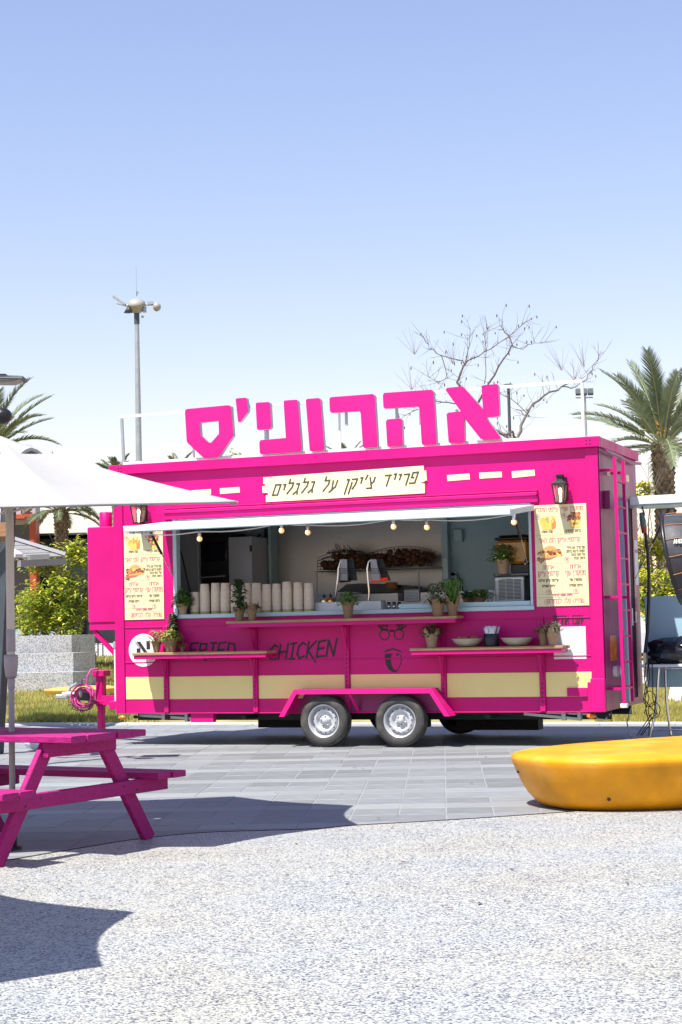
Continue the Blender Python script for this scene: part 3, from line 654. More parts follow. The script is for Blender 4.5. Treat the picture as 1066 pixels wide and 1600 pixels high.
menu(-.735, 1.535, -.145, 2.655); menu(-5.865, 1.50, -5.335, 2.62)
# writing on the lower wall
lt = MB(); p = onY(888, 972, -.004); text(lt, "עקבו אחרינו", front(-.002), p.x, p.z - .02, .088, .0125, sp=.24, xs=.54); lt.build('lettering', 'ink', T)
q = [(870, 980), (914, 978), (916, 1029), (866, 1030)]
p, q = onY(866, 1030, 0), onY(915, 978.5, 0); MB().box(p.x, q.x, -.003, -.0005, p.z, q.z).build('sticker', 'whitesign', T)
lt = MB(); p = onY(330, 1021, 0); text(lt, 'FRIED', front(-.002), p.x, p.z - .055, .175, .025, sp=.22, slant=.16, xs=1.0, rtl=False); lt.build('lettering', 'ink', T)
p = onY(471, 1021, 0); lt = MB(); text(lt, 'CHICKEN', lambda a, b, l=0: V((a, -.002 - l, b + (a - p.x) * .06)), p.x, p.z - .055, .175, .025, sp=.19, slant=.16, rtl=False); lt.build('lettering', 'ink', T)
# emblem: round glasses with bushy brows, moustache and half-shaded beard
em = MB(); fe = front(-.002)
def e2(px, py): p = onY(px, py, 0); return p.x, p.z
g1, g2 = e2(601, 992), e2(623.5, 991.5)
ring(em, fe, *g1, .057, .013, 26); ring(em, fe, *g2, .057, .013, 26)
flat(em, [e2(*q) for q in ((608, 984), (617, 984), (616, 987.5), (609, 987.5))], fe, .0001)
for i, q in enumerate(([(596, 981), (607, 983), (606, 986.5), (596, 985), (591, 977.5), (590, 974.5)], [(619, 983), (630, 980.5), (634, 977), (637, 970.5), (635.5, 977.5), (631, 982.5), (627, 984.5), (619, 986)])): flat(em, [e2(*z) for z in q], fe, .0002)
re = random.Random(4)
for i in range(60):
    t_ = re.random(); sx = re.choice((0, 1)); cxp = 592 + t_ * 14 if sx == 0 else 619 + t_ * 14; cyp = 981 + re.uniform(-2, 3)
    text(em, "'", fe, *e2(cxp, cyp + 3), .05, .006, rtl=False)
for q in ([(598, 1020), (604, 1015), (610, 1014), (614, 1012), (618, 1014), (625, 1016), (630, 1020.5), (625, 1018.5), (618, 1016.5), (614, 1014.5), (610, 1016.5), (604, 1018)],
          [(601.5, 1022), (605, 1021), (613, 1021.5), (611.5, 1026), (611, 1032), (612.5, 1040), (616, 1046), (621, 1048), (619, 1051), (613, 1050), (607.5, 1046), (603.5, 1039), (601.5, 1030)],
          [(618.5, 1021), (623, 1022), (622, 1026), (619, 1024)]): flat(em, [e2(*z) for z in q], fe, .0003)
pts = [(622, 1020.5), (626, 1024), (627.5, 1030), (626.5, 1037), (623.5, 1043), (620, 1049)]
for a_, b_ in zip(pts, pts[1:]):
    A2, B2 = V(e2(*a_)), V(e2(*b_)); d = (B2 - A2).normalized(); n_ = V((-d.y, d.x)) * .005
    em.quad(fe(*(A2 - n_)), fe(*(B2 - n_)), fe(*(B2 + n_)), fe(*(A2 + n_)))
em.build('emblem', 'ink', T)
# white round logo
p = onY(224.5, 1016, 0)
lg = MB(); k = 40; lg.prism([[(p.x + math.cos(2 * PI * i / k) * .198, p.z + math.sin(2 * PI * i / k) * .198) for i in range(k)]], lambda a, b: V((a, -.004, b)), (0, .0035, 0))
logo = lg.build('round_logo', 'whitesign', T)
lg = MB(); fl = front(-.0046)
for q in ([(213.5, 1002.5), (219.5, 1002.5), (235.5, 1026), (229.5, 1026)], [(229, 1001.5), (235, 1001), (235.2, 1014.5), (229.4, 1015)], [(214, 1013), (220, 1013), (220, 1026), (214, 1026)]): flat(lg, [e2(*z) for z in q], fl, .0001)
for q in ([(211.5, 1004), (212.6, 1003.4), (220.5, 1013.4), (219.2, 1013.6)], [(212.6, 1027.4), (219.4, 1027.4), (219.4, 1029), (213.6, 1029)], [(226.4, 1025.5), (228, 1028), (235, 1028), (235, 1029.4), (227, 1029.4)]): flat(lg, [e2(*z) for z in q], fl, .0002)
lg.build('logo_letter', 'ink', logo)
# yellow band, in panels between the uprights
UP = [-5.315, -4.15, -2.995, -1.835, -.695]
xs_ = [(XL + .135, UP[0] - .036)] + [(UP[i] + .036, UP[i + 1] - .036) for i in range(4)] + [(UP[4] + .036, XR - .145)]
for x0, x1 in xs_: MB().bbox(x0, x1, -.006, -.0005, .545, .812, .0015).build('yellow_panel', 'cream', T)
for i, x in enumerate(UP):
    u = MB(); u.bbox(x - .030, x + .030, -.032, -.0008, ZB + .005, 1.42, .004)
    up_ = u.build('upright', 'pink', T)
    h_ = MB()
    for j in range(20): h_.box(x - .007, x + .007, -.0335, -.0321, .43 + j * .05, .452 + j * .05)
    h_.build('slot', 'dark', up_)
# shelves on brackets
def shelf(x0, x1, z, d=.33, brk=()):
    s_ = MB(); 
    nseg = 24; rr = random.Random(int(z * 100))
    for k in range(3):
        y0 = -d + k * (d - .02) / 3; y1 = y0 + (d - .02) / 3 - .004
        s_.bbox(x0 - rr.uniform(0, .015), x1 + rr.uniform(0, .015), y0, y1, z, z + .030 + rr.uniform(-.002, .002), .004)
    r = s_.build('shelf', 'wood', T)
    f_ = MB(); f_.bbox(x0 + .01, x1 - .01, -d + .012, -d + .05, z - .045, z - .001, .003); f_.bbox(x0 + .01, x0 + .045, -d + .052, -.035, z - .045, z - .001, .003); f_.bbox(x1 - .045, x1 - .01, -d + .052, -.035, z - .045, z - .001, .003)
    f_.build('shelf_frame', 'pink', r)
    for x in brk:
        b_ = MB(); b_.beam((x, -.034, z - .06), (x, -d + .06, z - .028), .022, .03); b_.beam((x, -.036, z - .30), (x, -.15, z - .06), .018, .012); b_.bbox(x - .014, x + .014, -.045, -.033, z - .34, z - .02, .002)
        b_.build('shelf_bracket', 'pink', r)
shelf(-4.36, -1.575, 1.425, .33, (UP[1], UP[2], UP[3]))
shelf(-5.60, -3.87, 1.075, .33, (UP[0], UP[1]))
shelf(-2.12, -.385, 1.075, .33, (UP[3], UP[4]))
# serving window frame and sill
wf = MB()
wf.bbox(WX0 + .001, WX0 + .05, -.012, .09, WZ0 + .052, WZ1 - .001, .003); wf.bbox(WX1 - .03, WX1 - .001, -.006, .09, WZ0 + .052, WZ1 - .001, .003); wf.bbox(WX0 + .052, WX1 - .032, -.006, .09, WZ1 - .05, WZ1 - .001, .003)
wf.build('window_frame', 'ice', T)
MB().bbox(WX0 - .01, WX1 + .01, -.03, .42, WZ0 + .001, WZ0 + .05, .004).build('sill', 'ice', T)
MB().bbox(-2.36, WX1 - .04, .02, .58, WZ0 + .051, WZ0 + .105, .004).build('counter', 'ice', T)
# flap held open over the window
fh, fo = V((0, -.032, 2.652)), V((0, -1.03, 2.548))
fx0, fx1 = -5.32, -.725
dn = (fo - fh).normalized(); nn = V((0, dn.z, -dn.y)) * -1
if nn.z < 0: nn = -nn
def flapbox(x0, x1, s0, s1, t0, t1):
    m_ = MB(); vs = []
    for x in (x0, x1):
        for s_ in (s0, s1):
            for t_ in (t0, t1): vs.append(V((x, 0, 0)) + fh + (fo - fh) * s_ + nn * t_)
    m_.add(vs, [(0, 1, 3, 2), (4, 6, 7, 5), (0, 4, 5, 1), (2, 3, 7, 6), (0, 2, 6, 4), (1, 5, 7, 3)]); return m_
flap = flapbox(fx0, fx1, 0.0, .985, -.012, .012).build('window_flap', 'icewhite', T)
flapbox(fx0, fx1, .986, 1.0, -.040, .024).build('flap_edge', 'icewhite', flap)
flapbox(fx0, fx0 + .05, 0.02, .985, -.05, -.013).build('flap_rim', 'ice', flap)
flapbox(fx1 - .05, fx1, 0.02, .985, -.05, -.013).build('flap_rim', 'ice', flap)
flapbox(fx0 + .052, fx1 - .052, 0.9, .985, -.05, -.013).build('flap_rim', 'ice', flap)
flapbox(fx0 + .052, fx1 - .052, 0.04, .898, -.02, -.0125).build('flap_lining', 'ceil', flap)
for xg in (fx0 + .10, fx1 - .08):
    g = MB(); p0 = V((xg, -.62, 2.58)); p1 = V((xg + (.02 if xg < -3 else -.02), -.03, 2.02)); mid = p0.lerp(p1, .55)
    g.tube([p0, mid], .016, 8); r = g.build('gas_strut', 'black', T); MB().tube([mid, p1], .007, 6).build('strut_rod', 'chrome', r)
lk = MB(); lk.tube([(-5.25, -1.0, 2.49), (-4.95, -1.0, 2.495)], .007, 6); lk.box(-5.25, -5.20, -1.015, -.985, 2.475, 2.505); lk.box(-5.14, -5.10, -1.015, -.985, 2.475, 2.505); lk.build('flap_latch', 'galv', flap)
# ------------- inside
iw = MB(); iw.box(XL + a + .002, XL + a + .012, a + .01, YB - .05, ZB + .09, ZT - .01); iw.box(XR - a - .012, XR - a - .002, a + .01, DY0 - .01, ZB + .09, ZT - .01); iw.box(XL + .1, XR - .07, YB - .056, YB - .043, ZB + .09, ZT - .01)
iw.build('inner_wall', 'teal', T)
MB().box(XL + a, XR - a - .013, a + .003, YB - .06, 2.80, 2.82).build('ceiling', 'ceil', T)
MB().box(-4.66, -2.42, YB - .075, YB - .058, .9, 2.78).build('steel_backing', 'steel', T)
MB().box(-4.70, -4.665, YB - .30, YB - .06, .5, 2.79).build('partition', 'teal', T); MB().box(-2.41, -2.33, YB - .20, YB - .06, .5, 2.79).build('partition', 'teal', T)
# ------------- right end of the trailer: ladder, hatch, door
ld = MB()
for y in (.16, .60): ld.beam((.17, y, .46), (.15, y, 3.16), .035, .05)
ladder = ld.build('ladder', 'pink', T)
rg = None
for k in range(9):
    z = .62 + k * .285; MB().beam((.168 - .002 * k, .185, z), (.168 - .002 * k, .575, z), .03, .022).build('rung', 'pink', ladder)
bk = MB()
for y in (.16, .60):
    for z in (.62, 1.62, 3.02): bk.beam((.002, y, z), (.15, y, z), .03, .03)
bk.build('ladder_bracket', 'pink', ladder)
MB().bbox(.131, .205, .12, .20, .41, .458, .006).build('ladder_foot', 'white', ladder)
dr = MB(); dr.bbox(XR - .042, XR - .012, DY0 + .004, DY1 - .004, DZ0 + .004, DZ1 - .004, .003); dr.build('door_recess', 'dark', T)
jm = MB(); jm.bbox(XR + .001, XR + .055, DY0 - .005, DY0 + .26, DZ0 - .02, DZ1 + .06, .004); jm.build('door_post', 'doorblue', T)
hatch = MB().bbox(.0555, 1.1, 1.34, 1.98, 2.70, 2.80, .006).build('end_hatch', 'white', T)
MB().bbox(.0565, 1.09, 1.35, 1.97, 2.685, 2.699, .003).build('hatch_lining', 'doorblue', hatch)
MB().bbox(.056, .62, 1.99, 2.03, .56, 1.64, .005).build('end_door', 'doorblue', T)
g = MB(); g.tube([(.46, 1.6, 2.66), (.25, 1.62, 2.25)], .013, 8); r = g.build('gas_strut', 'black', T); MB().tube([(.25, 1.62, 2.25), (.03, 1.64, 1.85)], .006, 6).build('strut_rod', 'chrome', r)
hd = MB(); hd.bbox(.058, .075, 1.21, 1.235, 1.30, 1.5, .003); hd.tube([(.07, 1.22, 1.34), (.11, 1.22, 1.34), (.11, 1.22, 1.46)], .008, 6); hd.build('door_handle', 'chrome', T)
MB().box(XR + .0008, XR + .003, 1.76, 1.95, 1.78, 2.16).build('sticker', 'whitesign', T)
MB().box(XR + .0008, XR + .003, 1.76, 1.95, 2.20, 2.31).build('sticker', 'whitesign', T)
cv = MB(); cv.tube([(.06, .1, 3.235), (.06, .8, 3.23), (.05, 1.5, 3.205), (.06, 2.0, 3.235)], .018, 8); cv.build('conduit', 'pinkshade', T)
bx = MB(); bx.bbox(.001, .07, .22, .34, 2.60, 2.80, .006); bx.build('junction_box', 'pinkshade', T)
sp_ = MB(); sp_.bbox(.001, .004, .30, .62, .92, 1.20, .001); sp_.build('reflector_plate', 'amber', T)
sk = MB(); sk.lathe([(.001, .1), (.045, .1), (.06, .085), (.06, .001)], (.0, .45, .80), 'X', 18); sk.lathe([(.06, .0), (.06, .04)], (.05, .45, .80), 'X', 18); sk.build('power_inlet', 'white', T)
cb = MB(); cb.bbox(-.145, .012, -.075, -.0145, ZB - .004, .74, .006); cb.bbox(-.185, -.146, -.05, -.0145, ZB - .004, .70, .004); cb.build('corner_bumper', 'pink', T)
st_ = MB(); st_.bbox(-.42, -.19, -.028, -.0065, .548, .640, .003); st_.build('hinge_plate', 'pink', T)
# ------------- left end
gb_ = MB(); gb_.bbox(-6.46, XL - .002, .15, 1.45, 1.475, 2.655, .012); gbx = gb_.build('side_cabinet', 'pink', T)
s2 = MB(); s2.lathe([(.001, .19), (.074, .19), (.08, .185), (.08, .001)], (-6.31, .36, 2.656), 'Z', 20); s2.build('flue_pipe', 'pink', gbx)
s2 = MB(); s2.beam((-6.45, .20, 1.43), (XL - .01, .20, 1.43), .07, .085); s2.beam((-6.42, .26, 1.43), (-6.42, 1.4, 1.43), .06, .085); s2.beam((-6.42, .21, 1.386), (XL - .02, .23, .98), .05, .05); s2.beam((XL - .05, .25, 1.385), (XL - .05, .25, 1.16), .07, .05); s2.build('cabinet_bracket', 'pink', gbx)
wp = MB()
for k in range(5): wp.bbox(-6.115 + k * .022, -6.095 + k * .022, .16, .40, .50, 1.16, .003)
wp.build('louvre_panel', 'white', T)
wp = MB(); wp.bbox(-6.12, -6.003, .15, .42, 1.165, 1.24, .004); wp.build('louvre_cap', 'galv', T)
tb = MB(); tb.beam((-6.0, .5, .50), (-6.72, .92, .50), .08, .12); tb.beam((-6.0, 1.5, .50), (-6.72, 1.08, .50), .08, .12); tb.bbox(-6.16, -6.002, .1, .3, .42, .52, .005); dbr = tb.build('drawbar', 'pink', T)
jp = MB(); jp.beam((-6.71, .90, .42), (-6.71, .90, .86), .105, .105, bev=.012); jp.bbox(-6.785, -6.62, .81, .99, .80, .875, .006); jp.bbox(-6.78, -6.64, .83, .97, .45, .50, .004); jk = jp.build('jockey_post', 'pink', T)
MB().beam((-6.71, .90, .02), (-6.71, .90, .42), .082, .082, bev=.01).build('jockey_leg', 'pink', jk)
MB().bbox(-6.80, -6.62, .81, .99, .0, .02, .004).build('foot_plate', 'pink', jk)
cp = MB(); cp.tube([(-7.30, .98, .56), (-7.22, .98, .57), (-7.12, .98, .57)], [.05, .045, .04], 10); cp.bbox(-7.40, -7.22, .93, 1.03, .515, .575, .015); cp.tube([(-7.24, .98, .58), (-7.20, .98, .66), (-7.10, .98, .71)], [.022, .02, .022], 8); cp.build('coupling', 'galv', T)
bl = MB(); bl.lathe([(.04, 0)] + [(.06 + .012 * (k % 2) + .015 * k / 14, .012 + k * .017) for k in range(14)] + [(.05, .26)], (-7.13, .98, .565), 'X', 14); bl.build('rubber_bellows', 'black', T)
cc_ = V((-6.86, .72, .56)); c_ = MB(); rk_ = random.Random(8)
for k in range(9):
    r0_ = rk_.uniform(.10, .165); ph_ = rk_.uniform(0, 6); sq_ = rk_.uniform(.85, 1.1); oy = rk_.uniform(-.05, .05)
    c_.tube([cc_ + V((math.cos(a_) * r0_ + rk_.uniform(-.006, .006), oy + .03 * math.sin(a_ * 2 + ph_), math.sin(a_) * r0_ * sq_ - .02 * (k % 3))) for a_ in [i_ * 2 * PI / 18 for i_ in range(19)]], .0085, 6)
c_.tube([cc_ + V(x_) for x_ in ((.05, 0, .12), (.06, 0, .25), (.10, .02, .33), (.16, .08, .34))], .012, 6); c_.tube([cc_ + V(x_) for x_ in ((-.02, -.03, .12), (.0, -.03, .22), (.04, -.02, .20))], .009, 6)
coil = tag(c_.build('cable_coil', 'pinkcable'), 'coil of pink cable hanging on the pink jockey post', 'cable'); ORG[coil.name] = V((0, 0, 0))
c_ = MB()
for k in range(9):
    a_ = PI + PI * (k + .5) / 9; q_ = cc_ + V((math.cos(a_) * .17, -.06, math.sin(a_) * .15 - .035)); c_.tube([q_ + V((math.cos(b_) * .020, (math.sin(b_) * .015 if k % 2 else 0), (0 if k % 2 else math.sin(b_) * .02))) for b_ in [i_ * 2 * PI / 8 for i_ in range(9)]], .005, 5)
c_.build('chain', 'blackmetal', coil)
c_ = MB(); c_.sphere(cc_ + V((-.0, -.075, .03)), .035, 8, 6, (.7, .5, 1.4)); c_.build('plug', 'mastwhite', coil)
# ------------- underneath: chassis, axles, wheels, mudguard
ch = MB()
for y in (.45, 1.5): ch.box(XL + .05, XR - .05, y, y + .07, .27, ZB - .002)
for x in (-5.4, -4.4, -1.4, -.5): ch.box(x, x + .06, .1, 1.9, .30, .345)
for x in (-3.235, -2.315): ch.tube([(x, .1, .29), (x, 1.9, .29)], .035, 8)
ch.box(-4.9, -3.72, 1.72, 1.95, .10, .268); ch.box(-2.25, -1.22, 1.72, 1.95, .07, .262); ch.box(-2.9, -2.65, 1.72, 1.95, .10, .262)  # added dark boxes stand in for underbody shade and hide the sunlit kerb
ch.build('chassis_and_shade_boxes', 'dark', T)
g = MB(); g.beam((-5.75, .12, .345), (-4.95, .14, .30), .03, .03); g.beam((-5.7, .14, .36), (-5.1, .14, .358), .025, .02); g.bbox(-5.45, -5.40, .10, .18, .29, .37, .004); g.bbox(-5.14, -5.10, .10, .18, .27, .37, .004)
g.build('stabiliser', 'galv', T); g = MB(); g.beam((-.95, .12, .352), (-.30, .10, .29), .03, .03); g.beam((-.7, .13, .36), (-.2, .12, .345), .02, .02); g.bbox(-.52, -.47, .08, .16, .28, .372, .004); g.bbox(-.34, -.30, .08, .16, .28, .372, .004)
g.tube([(-.14, .06, .36), (-.10, .02, .30), (-.02, .03, .29), (.03, .06, .35)], .008, 6)
g.build('stabiliser', 'galv', T)
g = MB(); g.bbox(-5.02, -4.72, .02, .10, .268, .372, .004); g.build('towing_bracket', 'pink', T)
for x in (-5.93, -.165):
    g = MB(); g.sphere((x, .01, .328), .055, 12, 8, (1.0, .55, .52)); g.build('marker_light', 'amber', T)
    g = MB(); g.sphere((x + .16, .05, .330), .035, 8, 6, (1, .8, .6)); g.build('rubber_buffer', 'dark', T)
yF_ = -.235
arch = [(-3.765, .345), (-3.575, .655), (-1.905, .655), (-1.705, .345)]; inn = [(-3.70, .345), (-3.545, .60), (-1.935, .60), (-1.77, .345)]
g = MB()
for i in range(3):
    a0, a1, b0, b1 = arch[i], arch[i + 1], inn[i], inn[i + 1]
    f3 = lambda q, y: V((q[0], y, q[1]))
    th = [(q[0] * .0 + q[0], q[1]) for q in (a0, a1)]
    # top skin and front lip
    g.add([f3(a0, yF_), f3(a1, yF_), f3(a1, -.008), f3(a0, -.008)], [(0, 1, 2, 3)])
    k0 = (a0[0] * .72 + b0[0] * .28, a0[1] * .72 + b0[1] * .28); k1 = (a1[0] * .72 + b1[0] * .28, a1[1] * .72 + b1[1] * .28)
    g.add([f3(k0, yF_ + .02), f3(k1, yF_ + .02), f3(k1, -.008), f3(k0, -.008)], [(3, 2, 1, 0)])
    g.add([f3(a0, yF_), f3(a1, yF_), f3(b1, yF_), f3(b0, yF_), f3(a0, yF_ + .018), f3(a1, yF_ + .018), f3(b1, yF_ + .018), f3(b0, yF_ + .018)], [(0, 3, 2, 1), (4, 5, 6, 7), (3, 7, 6, 2), (0, 1, 5, 4), (0, 4, 7, 3), (1, 2, 6, 5)])
mg = g.build('mudguard', 'pinksign', T)
MB().prism([[(-3.66, .39), (-3.53, .595), (-1.95, .595), (-1.81, .39)]], lambda a, b: V((a, -.0075, b)), (0, .0065, 0)).build('mudguard_panel', 'pinkshade', mg)
MB().beam((-2.86, -.03, .40), (-2.90, -.2, .598), .035, .012).build('mudguard_stay', 'pinksign', mg)
def wheel(x, yc, sgn_=-1, ang=0, tm='tyre'):
    ax = (V((1, 0, 0)), V((0, 0, 1)), V((0, sgn_, 0))); c = V((x, yc, .292))
    w_ = MB(); w_.lathe([(.001, .058), (.030, .056), (.036, .046), (.038, .030), (.062, .026), (.064, .012)], c, ax, 20)
    for k in range(5):
        t_ = 2 * PI * k / 5 + ang; q = c + ax[0] * math.cos(t_) * .056 + ax[1] * math.sin(t_) * .056
        w_.lathe([(.001, .046), (.009, .044), (.011, .024)], q, ax, 8)
    w_ = w_.build('wheel', 'rim', T)
    r_ = MB(); r_.lathe([(.060, .020), (.082, .010), (.094, .022), (.108, .045), (.128, .047), (.142, .036), (.150, .004), (.166, .0), (.172, .060), (.184, .078), (.192, .080), (.192, .07)], c, ax, 40)
    r_.build('rim', 'rim', w_)
    h_ = MB()
    for k in range(14):
        t_ = 2 * PI * k / 14 + ang; q = c + ax[0] * math.cos(t_) * .133 + ax[1] * math.sin(t_) * .133
        h_.lathe([(1e-4, .0475), (.0085, .046), (.0085, .03)], q, ax, 8)
    h_.build('vent_hole', 'black', w_)
    t = MB(); prof = [(.186, .076), (.200, .088), (.228, .093), (.258, .090), (.276, .080), (.284, .070)]
    for k in range(4):
        y = .066 - k * .034; prof += [(.2905, y), (.2915, y - .024), (.284, y - .026), (.284, y - .033)]
    prof += [(.284, -.07), (.27, -.085), (.2, -.09), (.186, -.08)]
    t.lathe(prof, c, ax, 48); 
    for k in range(48):
        t_ = 2 * PI * k / 48
        for s_ in (.062,): 
            q = c + (ax[0] * math.cos(t_) + ax[1] * math.sin(t_)) * .284 + ax[2] * (s_ + .004)
            d = ax[0] * math.cos(t_) + ax[1] * math.sin(t_); tt = ax[0] * -math.sin(t_) + ax[1] * math.cos(t_)
            t.add([q - tt * .012 - ax[2] * .012, q + tt * .008 - ax[2] * .012, q + tt * .008 + ax[2] * .012, q - tt * .012 + ax[2] * .012, q - tt * .012 - ax[2] * .012 + d * .008, q + tt * .008 - ax[2] * .012 + d * .008, q + tt * .008 + ax[2] * .012 + d * .004, q - tt * .012 + ax[2] * .012 + d * .004], [(4, 5, 6, 7), (0, 1, 5, 4), (1, 2, 6, 5), (2, 3, 7, 6), (3, 0, 4, 7)])
    if sgn_ > 0: t.lathe([(.001, -.05), (.19, -.05), (.19, -.08)], c, ax, 24)
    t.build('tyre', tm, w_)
wheel(-3.235, -.10, -1, .3); wheel(-2.315, -.10, -1, .95); wheel(-3.235, 2.12, 1, 0, 'dark'); wheel(-2.315, 2.12, 1, 0, 'dark')  # far-side tyres take a darker material to stand in for their shade

# ------------------------------------------------------------------ things inside the trailer
def pbox(px0, px1, py0, py1, y, d, mb=None, b=.004):               # a box whose front face fills the measured rectangle at depth y
    p, q = onY(px0, py1, y), onY(px1, py0, y); mb = mb or MB(); mb.bbox(p.x, q.x, y, y + d, p.z, q.z, b); return mb
p = onY(318, 930, 1.2)
t = thing('oven_cabinet', 'tall grey oven cabinet with black glass front inside the left of the trailer', 'oven', (p.x, 1.5, .5))
pbox(272, 309, 826, 1010, 1.15, .6).build('side_panel', 'fridge', t); pbox(360, 393, 838, 1010, 1.2, .5).build('side_panel', 'fridge', t)
pbox(310, 359, 832, 1010, 1.22, .5).build('body', 'black', t)
d_ = pbox(317, 353, 846, 878, 1.20, .019).build('glass_door', 'glassdark', t)
p, q = onY(313, 903, 1.19), onY(352, 900, 1.19); MB().tube([p, q], .012, 8).build('handle', 'galv', t)
c_ = MB(); pbox(314, 356, 882, 897, 1.205, .014, c_, .002); c_.build('control_panel', 'blackmetal', t)
c_ = MB(); pbox(390, 393.5, 852, 862, 1.19, .012, c_, .002); c_.build('latch', 'black', t)
c_ = MB(); a0 = [onY(x, y, .98) for x, y in ((277, 857), (281, 858), (284, 866), (290, 893), (297, 925))]; c_.tube(a0, .009, 6); tag(c_.build('hose', 'black'), 'black hose running down in front of the grey oven cabinet', 'hose')
# work counter with its clutter
p = onY(600, 935, 1.25)
t = thing('work_counter', 'steel work counter along the back of the trailer kitchen', 'counter', (p.x, 1.55, .5))
c_ = MB(); p, q = onY(508, 944, 1.2), onY(668, 925, 1.2); c_.bbox(p.x - .3, q.x + .9, 1.2, 1.88, 1.0, q.z, .004); c_.build('worktop', 'steel', t)
c_ = MB(); pbox(632, 655, 921, 940, 1.17, .028, c_, .002); w_ = c_.build('grille', 'galv', t)
c_ = MB()
for k in range(7): pbox(633.5, 653.5, 922.5 + k * 2.4, 923.6 + k * 2.4, 1.168, .001, c_, .0002)
c_.build('slot', 'black', w_)
c_ = MB(); pbox(622, 631, 926, 939, 1.17, .028, c_, .003); c_.build('switch_box', 'black', t)
pl_ = [(527, 925), (541, 913), (560, 911.5), (600, 912), (648, 916), (650, 925)]
c_ = MB(); c_.prism([[(lambda p: (p.x, p.z))(onY(x, y, 1.45)) for x, y in pl_]], lambda a, b: V((a, 1.45, b)), (0, .3, 0)); tag(c_.build('griddle_cover', 'black'), 'low black griddle cover lying on the steel work counter', 'cover')
p = onY(612, 917, 1.35); c_ = MB(); c_.lathe([(.001, -.03), (.07, -.03), (.075, .05), (.06, .055), (.001, .04)], p, 'Z', 14); tag(c_.build('food_tub', 'chicken'), 'small tan food tub beside the griddle cover', 'tub')
# wire shelf with two sacks of onions
p, q = onY(497, 893, 1.65), onY(688, 891, 1.65)
t = thing('wire_shelf', 'thin wire shelf carrying two net sacks in the kitchen', 'shelf', ((p.x + q.x) / 2, 1.7, p.z))
c_ = MB()
for k in range(5): c_.tube([(p.x, 1.55 + k * .07, p.z), (q.x, 1.55 + k * .07, p.z)], .005, 6)
for k in range(26): x = p.x + (q.x - p.x) * k / 25; c_.tube([(x, 1.54, p.z - .006), (x, 1.84, p.z - .006)], .003, 4)
c_.build('rack', 'galv', t)
c_ = MB()
for x in (p.x + .02, q.x - .25): c_.tube([(x, 1.56, p.z), (x, 1.56, 1.52)], .007, 6)
c_.build('upright', 'galv', t)
shelfz = p.z
ro = random.Random(11)
def sack(px0, px1, pytop, label, flop):
    p, q = onY(px0, pytop, 1.65), onY(px1, pytop, 1.65); L_ = q.x - p.x; Hh = p.z - shelfz
    t = thing('onion_sack', label, 'sack', ((p.x + q.x) / 2, 1.7, shelfz), 'net sacks on the wire shelf')
    proto = None; cnt = 0
    for k in range(75):
        u = ro.uniform(.06, .94); hh = Hh * (1 - .35 * abs(u * 2 - 1) ** 2.5) * (.75 if flop and u < .3 else 1)
        x = p.x + L_ * u; z = shelfz + .045 + ro.random() * max(.02, hh - .09); y = 1.56 + ro.uniform(0, .22)
        if proto is None:
            proto = MB().sphere((0, 0, 0), .042, 8, 6, (1, 1, .92)).build('onion', 'onion', t, True); o = proto; 
        else: o = proto.copy(); COL.objects.link(o)
        o.location = V((x, y, z)) - t.location; o.rotation_euler = (ro.uniform(0, 3), ro.uniform(0, 3), 0)
    n_ = MB()
    for k in range(17):
        u = k / 16; hh = Hh * (1 - .30 * abs(u * 2 - 1) ** 2.5) * (.8 if flop and u < .3 else 1); x = p.x + L_ * u
        n_.tube([(x, 1.51, shelfz + .01), (x + ro.uniform(-.02, .02), 1.505, shelfz + hh * .5), (x, 1.54, shelfz + hh), (x, 1.7, shelfz + hh + .01)], .0035, 4)
    for k in range(5):
        n_.tube([(p.x + L_ * u / 12, 1.505, shelfz + (k + .5) / 5 * Hh * (1 - .30 * abs(u / 6 - 1) ** 2.5)) for u in range(13)], .0035, 4)
    if flop:
        for k in range(26):
            x = p.x + L_ * (.18 + .62 * k / 26); z0 = shelfz + Hh * .9
            n_.tube([(x, 1.56, z0), (x + ro.uniform(-.05, .02), 1.56, z0 + ro.uniform(.03, .13) * math.sin(PI * k / 26)), (x + .05, 1.6, z0)], .004, 4)
    n_.build('netting', 'net', t)
sack(502, 577, 862, 'left net sack of onions with loose gathered netting on top', True)
sack(576, 680, 857, 'right net sack of onions lying flat and full on the wire shelf', False)
